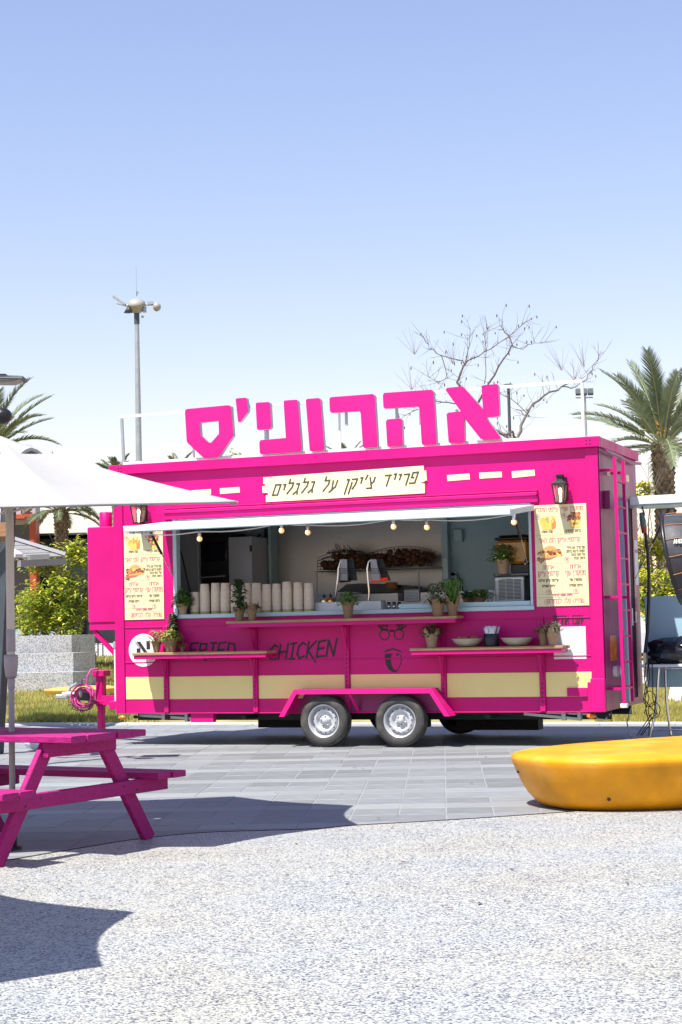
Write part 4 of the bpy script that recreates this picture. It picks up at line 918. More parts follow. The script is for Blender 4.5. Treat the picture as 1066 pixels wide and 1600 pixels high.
def heat_lamp(px, label, red):
    p = onY(px, 940, .62); dx = p.x
    t = thing('heat_lamp', label, 'heat lamp', (dx, .62, 1.56), 'chrome heat lamps')
    pts = [onY(x + px, y, .62) for x, y in (((0, 940), (3, 925), (6, 905), (7, 888), (10, 878), (16, 874)) if not red else ((0, 940), (1, 925), (-1, 905), (-2, 888), (0, 878), (5, 874)))]
    MB().tube(pts, .016, 8).build('arm', 'chrome', t)
    for k, (a0, a1, b0, b1) in enumerate(((9, 20, 8, 21), (22, 30, 22, 36)) if not red else ((3, 12, 5, 18), (14, 22, 20, 34))):
        q = [onY(px + a0, 874, .60 + k * .1), onY(px + a1, 874, .60 + k * .1), onY(px + b1, 907, .66 + k * .1), onY(px + b0, 907, .66 + k * .1)]
        c_ = MB(); c_.add([x for x in q] + [x + V((0, .02, 0)) for x in q], [(0, 1, 2, 3), (7, 6, 5, 4), (0, 4, 5, 1), (1, 5, 6, 2), (2, 6, 7, 3), (3, 7, 4, 0)]); s_ = c_.build('shade', 'fridge' if k == 0 else 'charcoal', t)
        c_ = MB(); 
        for j in range(3): pa, pb = q[3].lerp(q[0], .35 + j * .1), q[2].lerp(q[1], .35 + j * .1); c_.tube([pa + V((0, -.004, 0)), pb + V((0, -.004, 0))], .004, 4)
        c_.build('vent', 'black', s_)
    if red:
        c_ = MB(); c_.tube([onY(px + 4, 907.5, .68), onY(px + 30, 905, .7)], .024, 8); c_.build('element', 'redheat', t)
    else:
        c_ = MB(); c_.tube([onY(px + 9, 907.5, .68), onY(px + 26, 906, .7)], .022, 8); c_.build('element', 'black', t)
heat_lamp(522, 'left chrome heat lamp on a bent arm, unlit', False)
heat_lamp(576, 'right chrome heat lamp with a glowing red element', True)
for i, (px, mt_, lb) in enumerate(((507, 'sauceW', 'pale sauce bottle beside the cup stacks'), (517, 'sauceO', 'orange sauce bottle next to the pale one'))):
    p = onY(px, 942, .5); z = 1.551
    t = thing('sauce_bottle', lb, 'bottle', (p.x, .5, z), 'sauce bottles')
    MB().lathe([(.001, 0), (.034, 0), (.036, .02), (.036, .13), (.02, .155), (.016, .16), (.001, .16)], (p.x, .5, z), 'Z', 14).build('body', mt_, t)
    MB().lathe([(.018, .16), (.018, .175), (.004, .205), (.001, .206)], (p.x, .5, z), 'Z', 10).build('nozzle', 'black', t)
p, q = onY(494, 957, .25), onY(534, 942, .25)
t = thing('steel_tray', 'low white steel tray on the sill behind the middle plant', 'tray', (p.x, .3, 1.551)); MB().bbox(p.x, q.x + .5, .22, .40, 1.551, q.z + .012, .004).build('tray_body', 'whitesign', t); MB().bbox(p.x + .01, q.x + .49, .23, .39, q.z + .0125, q.z + .016, .001).build('tray_lip', 'steel', t)
for k in range(3):
    p = onY(608 + k * 8, 948, .3); t = thing('shaker', ('first', 'second', 'third')[k] + ' small steel shaker from the left, on the sill', 'shaker', (p.x, .3, 1.551), 'steel shakers')
    MB().lathe([(.001, 0), (.02, 0), (.02, .06), (.001, .06)], (p.x, .3, 1.551), 'Z', 12).build('body', 'chrome', t); MB().lathe([(.021, .0605), (.021, .08), (.001, .085)], (p.x, .3, 1.551), 'Z', 12).build('lid', 'black', t)
# paper cups in tall stacks
CU_ = [(305, 925), (320, 912.5), (337, 911), (352, 911), (368, 914), (386, 911), (401, 911), (416.5, 912.8), (433, 912), (448.5, 909), (466, 910), (482.5, 911)]
cnames = ('shortest stack of paper cups at the left end, by the sill plant', 'second stack of paper cups from the left', 'third stack of paper cups from the left, in front of the oven', 'fourth stack of paper cups, pale cream', 'fifth stack of paper cups, right behind the tall basil', 'sixth stack of paper cups, seen above the shelf plants', 'seventh stack of paper cups, right of the basil', 'eighth stack of paper cups, fifth from the right end', 'ninth stack of paper cups, wide, fourth from the right end', 'tallest stack of paper cups, third from the right end', 'next to last stack of paper cups on the right', 'last stack of paper cups at the right end')
rc = random.Random(2)
for i, (px, py) in enumerate(CU_):
    y = .13 + rc.uniform(-.02, .03); p = onY(px, py, y); zb = 1.551
    t = thing('cup_stack', cnames[i], 'cup stack', (p.x, y, zb), 'stacks of paper cups')
    lean = rc.uniform(-.012, .012); h = p.z - zb
    ax = (V((1, 0, 0)), V((0, 1, 0)), V((lean, 0, 1)))
    MB().lathe([(.058, .0), (.061, .004), (.061, .022), (.0585, .026)], (p.x, y, zb), ax, 20).build('rim', 'cupyellow', t)
    c_ = MB(); prof = []; n_ = 16
    for k in range(n_):
        z0 = .026 + (h - .16) * k / n_; prof += [(.0615 + rc.uniform(-.001, .001), z0 + .002), (.0605, z0 + (h - .16) / n_ - .001)]
    prof += [(.0605, h - .13), (.054, h - .002), (.052, h), (.001, h)]
    c_.lathe(prof, (p.x, y, zb), ax, 20); c_.build('cups', 'cup', t)
# drinks: ice machine and juice dispenser
p, q = onY(774, 938, .36), onY(819, 900, .36)
t = thing('ice_machine', 'small steel ice machine with a slatted front at the right of the window', 'ice machine', ((p.x + q.x) / 2, .5, 1.606))
MB().bbox(p.x, q.x, .36, .62, 1.606, q.z, .008).build('body', 'galv', t); MB().bbox(p.x - .01, q.x + .06, .345, .63, q.z + .001, q.z + .03, .006).build('lid', 'black', t)
g = MB()
for k in range(15):
    z = 1.63 + k * (q.z - 1.655) / 15
    for s_ in range(3):
        x0 = p.x + .045 + s_ * .09; g.bbox(x0, x0 + .082, .355, .3595, z, z + .0085, .001)
g.build('slat', 'black', t)
topz = q.z + .031
p, q = onY(777, 900, .48), onY(827, 843, .48)
t = thing('juice_dispenser', 'juice dispenser with a clear tank of orange juice and black lid', 'drinks dispenser', ((p.x + q.x) / 2, .55, topz))
c_ = MB(); c_.bbox(p.x + .17, q.x - .0, .46, .66, topz + .0, topz + .11, .01); c_.build('base', 'black', t)
c_ = MB(); c_.bbox(p.x, q.x - .01, .46, .68, topz + .111, q.z + .0, .03); c_.build('tank', 'juice', t)
c_ = MB(); c_.bbox(p.x - .015, q.x, .445, .70, q.z + .001, q.z + .035, .012); c_.bbox(p.x + .03, q.x - .04, .47, .67, q.z + .036, q.z + .06, .012); c_.build('lid', 'black', t)
c_ = MB(); c_.tube([(q.x - .03, .45, topz + .16), (q.x - .03, .40, topz + .15), (q.x - .03, .40, topz + .10)], .012, 8); c_.build('tap', 'chrome', t)
p = onY(766, 937, .35); c_ = MB(); c_.lathe([(.001, 0), (.035, 0), (.042, .13), (.04, .132), (.001, .128)], (p.x, .35, 1.606), 'Z', 14); tag(c_.build('paper_cup', 'napkin'), 'single white paper cup left of the ice machine', 'cup')
p = onY(740, 930, .45); c_ = MB(); c_.lathe([(.001, 0), (.05, 0), (.06, .12), (.055, .122), (.001, .11)], (p.x, .45, 1.606), 'Z', 14); tag(c_.build('white_tub', 'bowl'), 'off white tub behind the herbs on the pale blue counter', 'tub')
# sockets and cords on the teal wall
def wallkit(name, label, px0, px1, py0, py1, mt_, y=1.93):
    p, q = onY(px0, py1, y), onY(px1, py0, y); c_ = MB(); c_.bbox(p.x, q.x, y - .06, y + .012, p.z, q.z, .006); return tag(c_.build(name, mt_), label, 'socket box')
wallkit('socket_box', 'dark socket box on the teal wall left of the steel backing', 416, 427, 826, 851, 'charcoal')
wallkit('socket_box', 'grey socket box high on the teal wall right of the steel', 711, 724, 827, 847, 'teal')
wallkit('socket_box', 'pale blue phone shaped box on the partition at the right', 694, 702, 871, 905, 'ice', 1.76)
wallkit('socket_box', 'white double socket with two black plugs on the right wall', 706, 716, 893, 911, 'ice')
c_ = MB()
for dx in (0, 4): pts = [onY(x + dx, y, 1.86) for x, y in ((709, 897 + dx * 2), (716, 898 + dx * 2), (719, 906 + dx), (720 - dx * .2, 938))]; c_.tube(pts, .008, 6)
c_.lathe([(.001, -.05), (.02, -.045), (.022, 0)], onY(709, 897, 1.875), 'Y', 10); c_.lathe([(.001, -.05), (.02, -.045), (.022, 0)], onY(709, 906, 1.875), 'Y', 10)
tag(c_.build('loose_cable', 'black'), 'pair of black power cords plugged into the white double socket', 'cord')
c_ = MB(); c_.tube([onY(x, y, 1.80) for x, y in ((407, 834), (401, 842), (395, 868), (391, 900), (388, 915))], .014, 6); c_.tube([onY(x, y, 1.80) for x, y in ((409, 841), (403, 846), (397, 870), (392, 905))], .010, 6)
tag(c_.build('loose_cable', 'black'), 'thick black cords beside the grey oven cabinet', 'cord')
# string lights under the flap
t = thing('string_lights', 'string of six warm glowing bulbs hanging under the open flap', 'string lights', (-3, -.9, 2.52))
BU = [(312, 842, -.80), (440, 829, -.88), (481, 832, -.74), (615, 823, -.88), (667, 824, -.74), (803, 816, -.88)]
cab = MB(); pts = []
for i, (px, py, y) in enumerate(BU):
    p = onY(px, py, y); top = p + V((0, 0, .085)); pts.append(top)
    k = MB(); k.lathe([(.018, 0.0), (.018, .05), (.001, .052)], p + V((0, 0, .034)), 'Z', 10); sk_ = k.build('socket', 'whitesign', t)
    MB().sphere(p, .032, 14, 10).build('bulb', 'bulb', t)
    MB().lathe([(.001, -.016), (.013, -.01), (.013, .016), (.001, .02)], p + V((0, -.026, 0)), 'Z', 8).build('filament', 'filament', t)
full = [onY(215, 845, -.95) * .0 + V((-5.25, -.95, 2.50))] + pts + [V((-.76, -.95, 2.52))]
for a0, a1 in zip(full, full[1:]):
    cab.tube([a0.lerp(a1, k / 8) - V((0, 0, .035 * math.sin(PI * k / 8) * (1 if (a1 - a0).length > .6 else .3))) for k in range(9)], .008, 6)
cab.build('cable', 'whitesign', t)
# ------------------------------------------------------------------ potted plants, bowls and napkins on the shelves
def leafq(mb, p, d, l, wd, r_, droop=.25):
    d = d.normalized(); s_ = d.cross(V((0, 0, 1)))
    if s_.length < .05: s_ = V((1, 0, 0))
    s_.normalize(); n_ = s_.cross(d)
    q1 = p + d * l * .5 + n_ * l * .06; q2 = p + d * l - V((0, 0, l * droop))
    i = [p, q1 + s_ * wd * .5 - n_ * l * .05, q2, q1 - s_ * wd * .5 - n_ * l * .05, q1]
    mb.add(i, [(0, 1, 4), (1, 2, 4), (2, 3, 4), (3, 0, 4)])
def plant(label, px, y, zb, potpx, topy, rpx, style='herb', leafm='leaf', potm='kraft', seed=1, wrap=.5, n=90, leaf=.035, group='potted herbs along the serving shelves'):
    r_ = random.Random(seed); p = onY(px, 900, y); b = V((p.x, y, zb)); sc = (b - CAM).dot(CF) / FPX
    ph = potpx * sc; R = rpx * sc; top = onY(px, topy, y).z - zb
    t = thing('potted_plant', label, 'plant', b, group)
    pm = MB(); nn_ = 20; ph0 = r_.uniform(0, 6); k1 = r_.choice((3, 4, 5))
    def wob(j, a):
        f_ = j / 5
        return (1 + .05 * math.sin(a * 7 + ph0) * f_ + wrap * .35 * max(0, f_ - .6) * math.sin(a * k1 + ph0), wrap * ph * .8 * max(0, f_ - .6) * (math.sin(a * k1 + ph0) + .5 * math.sin(a * 9)))
    pm.lathe([(R * .58, 0), (R * .66, ph * .3), (R * .76, ph * .6), (R * .86, ph * .82), (R * .98, ph), (R * 1.12, ph * 1.12)], b, 'Z', nn_, False, wob)
    pm.lathe([(.001, .002), (R * .57, .002)], b, 'Z', nn_, False); pot = pm.build('pot', potm, t)
    MB().lathe([(.001, ph * .85), (R * .84, ph * .84)], b, 'Z', 14, False).build('soil', 'dark', pot)
    fm_, sm_, fl_ = MB(), MB(), MB()
    n = int(n * 2.1); leaf *= 1.35; R0 = R; fR = 1.35
    fh_ = max(.03, top - ph * .8)
    for k in range(n):
        a = r_.uniform(0, 2 * PI); u = r_.random() ** .6; hgt = r_.random()
        if style == 'tall': rr = R * fR * .8 * u * (.35 + .5 * math.sin(PI * min(1, hgt * 1.1))); hh = hgt
        elif style == 'feather': rr = R * fR * u * (.4 + .8 * hgt); hh = hgt
        else: rr = R * fR * 1.2 * u * math.sqrt(max(.05, 1 - (hgt - .35) ** 2 * 1.8)); hh = hgt
        q = b + V((math.cos(a) * rr, math.sin(a) * rr, ph * .8 + fh_ * hh * (1 - .25 * (u if style == 'herb' else 0))))
        d = V((math.cos(a) * (.4 + u), math.sin(a) * (.4 + u), r_.uniform(-.2, .9)))
        if style == 'feather': leafq(fm_, q, V((d.x * .4, d.y * .4, 1)), leaf * 1.8, leaf * .25, r_, .05)
        else: leafq(fm_, q, d, leaf * r_.uniform(.7, 1.25), leaf * r_.uniform(.5, .75), r_, r_.uniform(.0, .5))
        if k % 6 == 0: sm_.tube([b + V((math.cos(a) * R * .2, math.sin(a) * R * .2, ph * .8)), (b + q) / 2 + V((0, 0, ph * .4)), q], .0025, 4, False)
    fo_ = fm_.build('foliage', leafm, t); sm_.build('stem', 'stem', t)
    if style in ('pink', 'creamflower'):
        for k in range(46):
            a = r_.uniform(0, 2 * PI); u = r_.random() ** .5
            q = b + V((math.cos(a) * R * 1.15 * u, math.sin(a) * R * 1.15 * u, ph * .8 + fh_ * (1.02 - .35 * u * u) + r_.uniform(-.015, .015)))
            for j in range(4):
                a2 = j * PI / 2 + k; leafq(fl_, q, V((math.cos(a2), math.sin(a2), .5)), .014, .012, r_, 0)
        fl_.build('flower', 'petal' if style == 'pink' else 'petalw', t)
Z1, Z2 = 1.458, 1.108
plant('pink flowering pot at the left end of the lower left shelf', 243, -.20, Z2, 15, 986, 8, 'pink', 'leaflime', 'kraft', 1, .2, 70, .03)
plant('lime leaved pot beside the pink flowering one', 265, -.20, Z2, 20, 983, 12.5, 'herb', 'leaflime', 'kraft', 2, .25, 190, .028)
plant('tall dark green pot behind the lime leaved one', 269, -.075, Z2, 16, 960, 8, 'tall', 'leafdark', 'kraft', 3, .2, 170, .04)
plant('tiny trailing pot right of the lime leaved one', 283, -.16, Z2, 7, 1004, 4, 'herb', 'leaflime', 'kraft', 14, .2, 26, .026)
plant('bright green basil pot on the sill at the left jamb', 285, .02, 1.551, 15, 922, 9, 'herb', 'leaf', 'kraftlite', 4, .25, 150, .042)
plant('tall leggy basil pot at the left end of the upper shelf', 373, -.20, Z1, 18, 908, 9.5, 'tall', 'leafdark', 'kraft', 5, .3, 110, .055)
plant('small kraft wrapped pot with dark leaves next to the leggy basil', 393, -.22, Z1, 21, 944, 9.5, 'herb', 'leafdark', 'kraft', 6, .8, 40, .03)
plant('kraft wrapped green pot alone in the middle of the upper shelf', 543, -.20, Z1, 25, 922, 11, 'herb', 'leaf', 'kraft', 7, .45, 90, .04)
plant('kraft wrapped pot with white flowers at the right of the upper shelf', 683, -.22, Z1, 21, 912, 13, 'creamflower', 'leafdark', 'kraft', 8, .7, 120, .035)
plant('feathery herb pot at the right end of the upper shelf', 706, -.18, Z1, 21, 913, 11, 'feather', 'leaf', 'kraft', 9, .9, 150, .035)
plant('dark leaved kraft wrapped pot at the left of the lower right shelf', 672, -.18, Z2, 22, 976, 12, 'herb', 'leafdark', 'kraftlite', 10, .7, 60, .04)
plant('small kraft wrapped pot left of the pale one by the white sticker', 846, -.19, Z2, 21, 978, 9, 'herb', 'leafdark', 'kraft', 11, .9, 40, .03)
plant('pale kraft wrapped pot at the right end of the lower right shelf', 861, -.22, Z2, 23, 973, 11, 'creamflower', 'leafdark', 'kraftlite', 12, 1.0, 60, .03)
plant('cream flowering pot standing on the ice machine', 787, .40, topz, 22, 852, 13, 'creamflower', 'leaf', 'kraftlite', 13, .5, 150, .04)
plant('low green herbs on the pale blue counter', 748, .30, 1.606, 7, 921, 14, 'herb', 'leaf', 'kraft', 15, .2, 110, .04)
plant('small dark herb pot by the black cords', 728, .30, 1.606, 8, 924, 8, 'herb', 'leafdark', 'kraft', 16, .2, 50, .035)
for px, lb, food in ((731, 'shallow stoneware bowl heaped with fried chicken', 1), (808, 'shallow stoneware bowl right of the napkin tin, its food out of sight', 0)):
    p = onY(px, 1000, -.19); b = V((p.x, -.19, Z2)); t = thing('bowl', lb, 'bowl', b, 'stoneware bowls')
    MB().lathe([(.001, 0), (.07, 0), (.10, .012), (.15, .05), (.178, .088), (.182, .092), (.176, .093), (.145, .06), (.08, .03), (.001, .025)], b, 'Z', 32).build('bowl_body', 'bowl', t)
    if food:
        f_ = MB(); r_ = random.Random(8)
        for k in range(22): a = r_.uniform(0, 6.28); u = r_.random() ** .5 * .11; f_.sphere(b + V((math.cos(a) * u, math.sin(a) * u, .085 + r_.uniform(-.01, .02))), r_.uniform(.018, .03), 7, 5, (1.2, 1, .8))
        tag(f_.build('fried_chicken', 'chicken'), 'heap of fried chicken pieces in the left bowl', 'food', kind='stuff')
p = onY(768, 1000, -.19); b = V((p.x, -.19, Z2)); t = thing('napkin_tin', 'black tin stuffed with white napkins between the two bowls', 'napkin holder', b)
MB().lathe([(.001, 0), (.082, 0), (.085, .005), (.085, .14), (.081, .142), (.079, .12), (.001, .1)], b, 'Z', 24).build('tin', 'black', t)
n_ = MB(); r_ = random.Random(6)
for k in range(34):
    a = r_.uniform(0, 6.28); u = r_.uniform(.01, .07); q = b + V((math.cos(a) * u, math.sin(a) * u, .11)); e_ = V((-math.sin(a), math.cos(a), 0)) * .025; tp = V((math.cos(a) * .03, math.sin(a) * .03, r_.uniform(.075, .11)))
    n_.add([q - e_, q + e_, q + e_ * 1.2 + tp, q - e_ * .9 + tp * 1.1], [(0, 1, 2, 3)])
n_.build('napkins', 'napkin', t)

# ------------------------------------------------------------------ picnic table and umbrellas
PO = V((-1.80, -9.12, 0)); pr = math.radians(-10); pu = V((math.cos(pr), math.sin(pr), 0)); pvv = V((-math.sin(pr), math.cos(pr), 0))
def pt_(u, v, z): return PO + pu * u + pvv * v + V((0, 0, z))
t = thing('picnic_table', 'pink painted wooden picnic table with benches attached, under the white umbrella', 'picnic table', PO)
rw = random.Random(9)
def plank(name, u0, u1, v, w_, z, th=.042):
    return MB().beam(pt_(u0 + rw.uniform(-.006, .006), v, z), pt_(u1 + rw.uniform(-.008, .008), v, z), w_, th, bev=.005).build(name, 'pinkwood', t)
U0, U1 = -.95, .70
for k in range(5):
    v = (k - 2) * .148
    if k == 2:      # the middle board is cut short of the pole hole on both sides
        plank('tabletop_board', U0, -.035, v, .139, .725); plank('tabletop_board', .035, U1 + .10, v, .139, .725)
    else: plank('tabletop_board', U0, U1 + .10, v, .139, .725)
for s_ in (-1, 1):
    for k in range(2): plank('seat_board', U0, U1 + .02, s_ * (.665 + k * .148), .139, .425)
for u in (-.78, .52):
    o_ = .045
    MB().beam(pt_(u + o_, -.87, .362), pt_(u + o_, .87, .362), .042, .09, bev=.005).build('seat_bearer', 'pinkwood', t)
    MB().beam(pt_(u + o_, -.33, .658), pt_(u + o_, .33, .658), .042, .09, bev=.008).build('top_bearer', 'pinkwood', t)
    for s_ in (-1, 1): MB().beam(pt_(u, s_ * .25, .70), pt_(u, s_ * .74, .0), .042, .105, up=pvv, bev=.005).build('leg', 'pinkwood', t)
MB().beam(pt_(-.75, 0, .335), pt_(.49, 0, .335), .10, .04, bev=.005).build('stretcher', 'pinkwood', t)
bo = MB()
for u in (-.78, .52):
    for s_ in (-1, 1):
        for q in (.30, .44): bo.lathe([(.001, .004), (.006, .003), (.007, 0)], pt_(u + .067, s_ * (q + .1), .355 + (.02 if q < .4 else -.015)), (pvv, V((0, 0, 1)), pu), 8)
bo.build('bolt', 'dark', t)

lat = V((CR.x, CR.y, 0)).normalized(); fw = V((-lat.y, lat.x, 0))
def umbrella(base, ctr, label, R=1.76, zr=2.24, ap=.41, tilt=4.0, crank=True):
    t = thing('patio_umbrella', label, 'umbrella', base, 'white octagonal patio umbrellas')
    tl = math.radians(tilt); E1 = lat; E2 = fw * math.cos(tl) + V((0, 0, math.sin(tl))); E3 = E1.cross(E2)
    c = V((ctr.x, ctr.y, zr)); a0 = math.radians(24 + 22.5) - math.atan2(lat.y, lat.x)
    P = lambda r, a, h: c + (E1 * math.cos(a) + E2 * math.sin(a)) * r + E3 * h
    cv = MB(); NR, NA = 9, 10; vs = []; fs = []
    for i in range(NR + 1):
        f = i / NR
        for s in range(8):
            for k in range(NA):
                q = k / NA; a1, a2 = a0 + s * PI / 4, a0 + (s + 1) * PI / 4
                A_ = V((math.cos(a1), math.sin(a1))); B_ = V((math.cos(a2), math.sin(a2))); p2 = A_.lerp(B_, q)
                sag = math.sin(PI * q)
                rr = (.13 + (1 - .13) * f) * R * (1 - .055 * sag * f ** 2)
                hh = ap * (1 - f) - .028 * sag * math.sin(PI * f) - .02 * math.sin(PI * f)
                vs.append(P(1, 0, 0) * 0 + c + (E1 * p2.x + E2 * p2.y) * rr + E3 * hh)
    n = 8 * NA
    for s in range(8):                                     # one cloth panel after the other, so the seams stay crisp
        pv_ = []; pf = []
        for i in range(NR + 1):
            for k in range(NA + 1): pv_.append(vs[i * n + (s * NA + k) % n])
        for i in range(NR):
            for k in range(NA): a_ = i * (NA + 1) + k; pf.append((a_, a_ + NA + 1, a_ + NA + 2, a_ + 1))
        cv.add(pv_, pf, True)
    cnp = cv.build('canopy', 'canvas', t)
    hm = MB(); rim = vs[NR * n:]; hm.tube([x + V((0, 0, -.006)) for x in rim] + [rim[0] + V((0, 0, -.006))], .007, 5, False); hm.build('hem', 'canvas', cnp)
    vt = MB(); vs = []; fs = []
    for i in range(4):
        f = i / 3
        for s in range(8):
            for k in range(6):
                q = k / 6; a1, a2 = a0 + s * PI / 4, a0 + (s + 1) * PI / 4
                p2 = V((math.cos(a1), math.sin(a1))).lerp(V((math.cos(a2), math.sin(a2))), q); sag = math.sin(PI * q)
                rr = (.02 + .235 * f) * R * (1 - .03 * sag * f)
                vs.append(c + (E1 * p2.x + E2 * p2.y) * rr * .93 + E3 * (ap * (1 - .30 * f) + .07 - .03 * f + (.075 * sag ** 1.5 - .02) * f ** 2 + .012 * math.sin(a1 * 5) * f))
    for i in range(3):
        for k in range(48): fs.append((i * 48 + k, (i + 1) * 48 + k, (i + 1) * 48 + (k + 1) % 48, i * 48 + (k + 1) % 48))
    vt.add(vs, fs, True)
    e0 = vs[144:]
    vt.add([x for x in e0] + [x - E3 * .022 for x in e0], [(k, (k + 1) % 48, 48 + (k + 1) % 48, 48 + k) for k in range(48)], True)
    vt.build('vent_cap', 'canvas', cnp)
    for s in range(8):
        a = a0 + s * PI / 4
        r_ = MB(); r_.tube([P(.06, a, ap - .07), P(R * .5, a, ap * .5 - .045), P(R * .985, a, -.012)], .009, 6); rb = r_.build('rib', 'polebeige', t)
        r_ = MB(); r_.tube([P(.05, a, -.05), P(R * .5, a, ap * .5 - .05)], .007, 6); r_.build('strut', 'polebeige', rb)
        r_ = MB(); r_.sphere(P(R * .985, a, -.012), .016, 8, 6); r_.build('tip', 'polegrey', rb)
    top = P(0, 0, ap - .03)
    pm = MB(); pm.tube([(base.x, base.y, .02), (base.x, base.y, 1.10)], .0195, 14); pm.build('lower_pole', 'polegrey', t)
    pm = MB(); pm.tube([(base.x, base.y, 1.22), (base.x, base.y, 1.9), (base.x, base.y, 2.13), top], .0265, 14); pm.build('pole', 'polebeige', t)
    pm = MB(); pm.lathe([(.0265, 1.40), (.030, 1.395), (.030, 1.26), (.027, 1.255)], base, 'Z', 14); pm.build('sleeve', 'polegrey', t)
    pm = MB(); pm.lathe([(.001, 1.24), (.044, 1.235), (.046, 1.215), (.044, 1.16), (.036, 1.10), (.030, 1.085), (.001, 1.083)], base, 'Z', 14); pm.lathe([(.0235, 1.083), (.0235, 1.02), (.0215, 1.015)], base, 'Z', 14); pm.build('crank_housing', 'polegrey', t)
    pm = MB(); pm.lathe([(.001, .30), (.026, .30), (.028, .02), (.06, .012), (.06, .0)], base, 'Z', 16); pm.build('base', 'blackmetal', t)
    return t
ub = pt_(0, 0, 0)
umbrella(V((ub.x, ub.y, 0)), V((-2.21, -8.60, 0)), 'white octagonal umbrella standing in the pink picnic table')
umbrella(V((-1.46, -13.58, 0)), V((-1.46, -13.58, 0)), 'white umbrella outside the left edge that throws the near shadow')
c_ = MB(); r_ = random.Random(3); p = onZ(60, 1172, 0)
c_.sphere((p.x, p.y, .07), .13, 12, 8, (1.3, .8, .55))
c_.v = [x + V((r_.uniform(-.02, .02), r_.uniform(-.02, .02), max(-.0, r_.uniform(-.015, .02)))) for x in c_.v]
tag(c_.build('paper_bag', 'napkin'), 'crumpled white bag on the paving behind the picnic table', 'bag')

# ------------------------------------------------------------------ mustard bench
def boat(name, label, c, ang, a, b, h, mt_, over=.22, top=.012, e_=.74):
    u = V((math.cos(ang), math.sin(ang), 0)); v = V((-u.y, u.x, 0)); mb = MB(); N = 72; vs = []; fs = []
    prof = [(over + .05, .0), (over + .01, .012), (over * .86, .04), (over * .60, h * .24), (over * .36, h * .45), (over * .18, h * .66), (over * .07, h * .80), (.004, h * .88), (.004, h * .93), (.022, h * .972), (.055, h * .995), (.10, h + top * .35)]
    for inset, z in prof:
        for k in range(N):
            t_ = 2 * PI * k / N; ct, st_ = math.cos(t_), math.sin(t_)
            x = math.copysign(abs(ct) ** e_, ct); y = math.copysign(abs(st_) ** (e_ * 1.15), st_)
            vs.append(c + u * x * (a - inset) + v * y * (b - inset) + V((0, 0, z * (1 + .04 * x))))
    for j in range(len(prof) - 1):
        for k in range(N): fs.append((j * N + k, j * N + (k + 1) % N, (j + 1) * N + (k + 1) % N, (j + 1) * N + k))
    for m_ in range(1, 6):
        f = 1 - m_ / 5.0
        base = len(vs)
        for k in range(N):
            t_ = 2 * PI * k / N; ct, st_ = math.cos(t_), math.sin(t_); x = math.copysign(abs(ct) ** e_, ct); y = math.copysign(abs(st_) ** (e_ * 1.15), st_)
            f2 = max(f, .001); vs.append(c + u * x * (a - .10) * f2 + v * y * (b - .10) * f2 + V((0, 0, (h + top) * (1 + .04 * x * f2))))
        for k in range(N): fs.append((base - N + k, base - N + (k + 1) % N, base + (k + 1) % N, base + k))
    mb.add(vs, fs, True); t = tag(mb.build(name, mt_), label, 'bench'); ORG[t.name] = V((0, 0, 0)); return t, u, v
bench, bu_, bv_ = boat('bench', 'long mustard yellow moulded bench shaped like a boat, on the paving edge', V((2.40, -4.815, 0)), math.radians(44), 2.18, .92, .41, 'mustard', .20, .012, .66)
hl = MB()
for px, py in ((811, 1203), (952, 1244)):
    # plugs sit on the hull side: march along the ray to the hull
    best = min((bench.data.vertices), key=lambda v_: ((lambda d: (d.dot(CR) / d.dot(CF) * FPX + 533 - px) ** 2 + (800 - d.dot(CU) / d.dot(CF) * FPX - py) ** 2 + (d.dot(CF) * 3) ** 2)(v_.co - CAM)))
    n_ = (CAM - best.co).normalized(); hl.sphere(best.co + n_ * .002, .014, 8, 6, (1, 1, 1))
hl.build('plug', 'black', bench)
lf_ = MB(); rl_ = random.Random(19)
for k in range(46):
    p = onZ(rl_.uniform(120, 1060), rl_.uniform(1172, 1420), 0.004)
    a_ = rl_.uniform(0, 6.28); d = V((math.cos(a_), math.sin(a_), .12)); leafq(lf_, p, d, rl_.uniform(.03, .07), rl_.uniform(.012, .028), rl_, .0)
tag(lf_.build('fallen_leaves', 'pod'), 'small dry brown leaves scattered over the paving and terrazzo', 'leaves', kind='stuff')

# ------------------------------------------------------------------ right: folding table, bag, lamp softbox, cables
t = thing('folding_table', 'white topped folding table with chrome legs beside the trailer ladder', 'table', (.85, 1.75, 0))
tz_ = .845
MB().bbox(.10, 1.92, 1.44, 2.02 - .06, tz_ - .035, tz_, .008).build('tabletop', 'whitesign', t)
for xx in (.20, 1.70):
    lg_ = MB(); d_ = .10 if xx < 1 else -.10
    lg_.tube([(xx + d_, 1.50, tz_ - .04), (xx + d_ * .95, 1.49, tz_ - .08), (xx + d_ * .6, 1.485, .40), (xx - d_ * .2, 1.48, .0)], .015, 8); lg_.build('leg', 'chrome', t)
    lg_ = MB(); lg_.tube([(xx + d_, 1.90, tz_ - .04), (xx + d_ * .95, 1.91, tz_ - .08), (xx + d_ * .9, 1.915, .40), (xx + d_ * 1.3, 1.92, .0)], .015, 8); lg_.build('leg', 'chrome', t)
lg_ = MB(); lg_.tube([(.20, 1.485, .09), (1.70, 1.485, .09)], .010, 8); lg_.tube([(.33, 1.92, .09), (1.57, 1.92, .09)], .010, 8); lg_.tube([(.30, 1.50, tz_ - .055), (1.6, 1.50, tz_ - .055)], .013, 8); lg_.build('crossbar', 'chrome', t)
